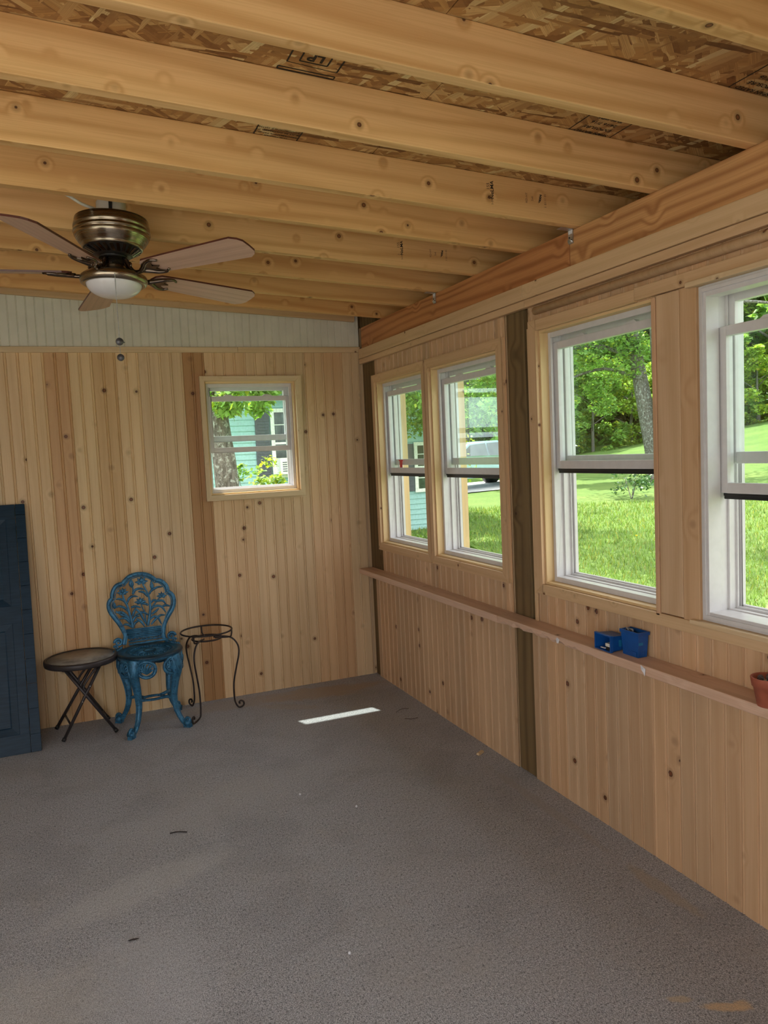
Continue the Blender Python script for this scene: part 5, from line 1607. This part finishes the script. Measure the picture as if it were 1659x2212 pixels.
# arching hosta like plants below the far right window
for k, (x_, y_) in enumerate(((5.1, 10.55), (5.6, 10.4), (5.3, 11.1), (6.0, 11.3))):
    g = np.random.default_rng(200 + k)
    n_ = 260; cx_, cy_, cz_ = x_, y_, gz(x_, y_)
    a = g.uniform(0, 2 * PI, n_); L_ = g.uniform(.25, .55, n_); el = g.uniform(.5, 1.35, n_); wv = g.uniform(.014, .026, n_)
    r1 = np.cos(el) * L_ * .6; z1 = np.sin(el) * L_ * .75; r2_ = np.cos(el) * L_ * 1.25 + .05; z2_ = z1 - .02 + g.uniform(-.1, .05, n_)
    ba = np.stack([cx_ + g.normal(0, .06, n_), cy_ + g.normal(0, .06, n_)], 1)
    px, py = np.cos(a), np.sin(a)
    Qp = np.zeros((n_, 5, 3))
    Qp[:, 0] = np.stack([ba[:, 0], ba[:, 1], np.full(n_, cz_)], 1)
    Qp[:, 1] = np.stack([ba[:, 0] + px * r1 - py * wv, ba[:, 1] + py * r1 + px * wv, cz_ + z1], 1)
    Qp[:, 2] = np.stack([ba[:, 0] + px * r2_, ba[:, 1] + py * r2_, cz_ + z2_], 1)
    Qp[:, 3] = np.stack([ba[:, 0] + px * r1 + py * wv, ba[:, 1] + py * r1 - px * wv, cz_ + z1], 1)
    Qp[:, 4] = np.stack([ba[:, 0] + py * .006, ba[:, 1] - px * .006, np.full(n_, cz_)], 1)
    v_ = g.uniform(.8, 1.6, n_)
    o = fast_mesh('bed_plant', Qp.reshape(-1, 3), 5, M['grass'], np.stack([v_, v_, v_], 1))
    tag(o, 'clump of arching bright green leaves in the bed outside the far right window', 'plant', 'arching plants in the garden bed')
mb = MB()
g = np.random.default_rng(9)
for k in range(26):
    x_ = 4.6 + k * .085; y_ = 10.12 + .1 * math.sin(k * .5); s_ = g.uniform(.04, .07)
    mb.lathe([(.001, 0), (s_, .01), (s_ * .9, s_ * .6), (s_ * .4, s_ * .9), (.001, s_ * .95)], (x_, y_, gz(x_, y_) - .01), 8)
M['stone'] = plain('edging_stone', (.42, .36, .32), .9, var=.3, scale=8)
tag(mb.build('stone_edging', M['stone']), 'low row of stones edging the garden bed', 'edging', kind='stuff')
# driveway
M['gravel'] = plain('driveway', (.62, .60, .60), .9, var=.15, scale=4)
mb = MB()
for k in range(9):
    x0_, x1_ = 6.5 + k * .8, 6.5 + (k + 1) * .8
    mb.poly([(x0_, 19.6, gz(x0_, 19.6) + .03), (x1_, 19.6, gz(x1_, 19.6) + .03), (x1_, 22.6, gz(x1_, 22.6) + .03), (x0_, 22.6, gz(x0_, 22.6) + .03)])
struct(mb.build('driveway', M['gravel']), 'pale driveway behind the lawn')

# parked light blue car
cr = empty('parked_car', (11.8, 21.0, gz(11.8, 21.0) + .05), (0, 0, .12))
tag(cr, 'light blue parked car behind the bushes, seen through the second window', 'car')
M['car_paint'] = plain('car_paint', (.42, .62, .72), .25, var=.02)
body = [(-2.2, .30), (-2.25, .62), (-2.1, .82), (-1.2, .92), (-.55, 1.36), (.75, 1.42), (1.35, 1.0), (2.15, .88), (2.25, .55), (2.2, .30)]
mb = MB()
for s_ in (-1, 1):
    q_ = [(x_, s_ * (.85 if z_ < 1.0 else .68), z_) for x_, z_ in body]
    mb.poly(q_ if s_ < 0 else q_[::-1])
for (xa, za), (xb, zb_) in zip(body, body[1:] + body[:1]):
    wa, wb_ = (.85 if za < 1.0 else .68), (.85 if zb_ < 1.0 else .68)
    mb.poly([(xa, -wa, za), (xa, wa, za), (xb, wb_, zb_), (xb, -wb_, zb_)])
mb.build('car_body', M['car_paint'], cr, bevel=.03)
mb = MB()
for s_ in (-1, 1):
    for pts in (((-1.02, .97), (-.52, 1.30), (.05, 1.34), (.05, .97)), ((.12, .97), (.12, 1.34), (.70, 1.36), (1.15, .98))):
        q_ = [(x_, s_ * (.86 - .17 * (z_ - .95) / .45), z_) for x_, z_ in pts]
        mb.poly(q_)
mb.build('car_window', M['dark_glass'], cr, solid=.01)
for x_ in (-1.4, 1.4):
    for s_ in (-1, 1):
        wh = MB().tube([(x_, s_ * .72, .32), (x_, s_ * .90, .32)], .32, 24).build('wheel', M['rubber'], cr)
        MB().tube([(x_, s_ * .90, .32), (x_, s_ * .915, .32)], .18, 16).build('hub_cap', M['steel'], wh)
for x_ in (-.1, .95):
    for s_ in (-1, 1): MB().box(x_, x_ + .18, s_ * .86 - .01, s_ * .86 + .01, .82, .85, seed=1).build('door_handle', M['shutter'], cr)

# white mailbox like box on a post beyond the lawn
mx_, my_ = 10.2, 13.85
zz = gz(mx_, my_)
fb = empty('bird_feeder', (mx_, my_, zz)); tag(fb, 'white roofed bird feeder on a post at the left edge of the third window', 'bird feeder')
tchild2(MB().box(mx_ - .03, mx_ + .03, my_ - .03, my_ + .03, zz - .1, 1.30, seed=1).build('post', M['white_trim']), fb)
mb = MB().box(mx_ - .11, mx_ + .11, my_ - .11, my_ + .11, 1.30, 1.33, seed=1)
for a, b in ((-1, -1), (1, -1), (1, 1), (-1, 1)): mb.box(mx_ + a * .09 - .012, mx_ + a * .09 + .012, my_ + b * .09 - .012, my_ + b * .09 + .012, 1.33, 1.46, seed=1)
tchild2(mb.build('feeder_tray', M['white_trim']), fb)
mb = MB().hexa([(mx_ - .17, my_ - .16, 1.46), (mx_ + .17, my_ - .16, 1.46), (mx_ + .17, my_ + .16, 1.46), (mx_ - .17, my_ + .16, 1.46),
                (mx_ - .06, my_ - .12, 1.53), (mx_ + .06, my_ - .12, 1.53), (mx_ + .06, my_ + .12, 1.53), (mx_ - .06, my_ + .12, 1.53)], (1, 0, 0), 1)
tchild2(mb.build('feeder_roof', M['white_trim']), fb)
# yellow dandelions
M['yellow'] = plain('dandelion_yellow', (.85, .62, .02), .7)
g = np.random.default_rng(15)
base = None
for k in range(11):
    x_, y_ = 7.9 + g.normal(0, .28), 7.6 + g.normal(0, .22)
    if k > 7: x_, y_ = 7.0 + g.uniform(-1, 2.5), 9.0 + g.uniform(-1, 1.5)
    if base is None:
        mb = MB().lathe([(.001, -.01), (.022, .0), (.020, .008), (.001, .012)], n=8)
        base = mb.build('dandelion', M['yellow']); o = base
    else:
        o = base.copy(); COL.objects.link(o)
    o.location = (x_, y_, gz(x_, y_) + .075)
    tag(o, 'yellow dandelion flower in the lawn outside the windows', 'flower', 'dandelions in the lawn')
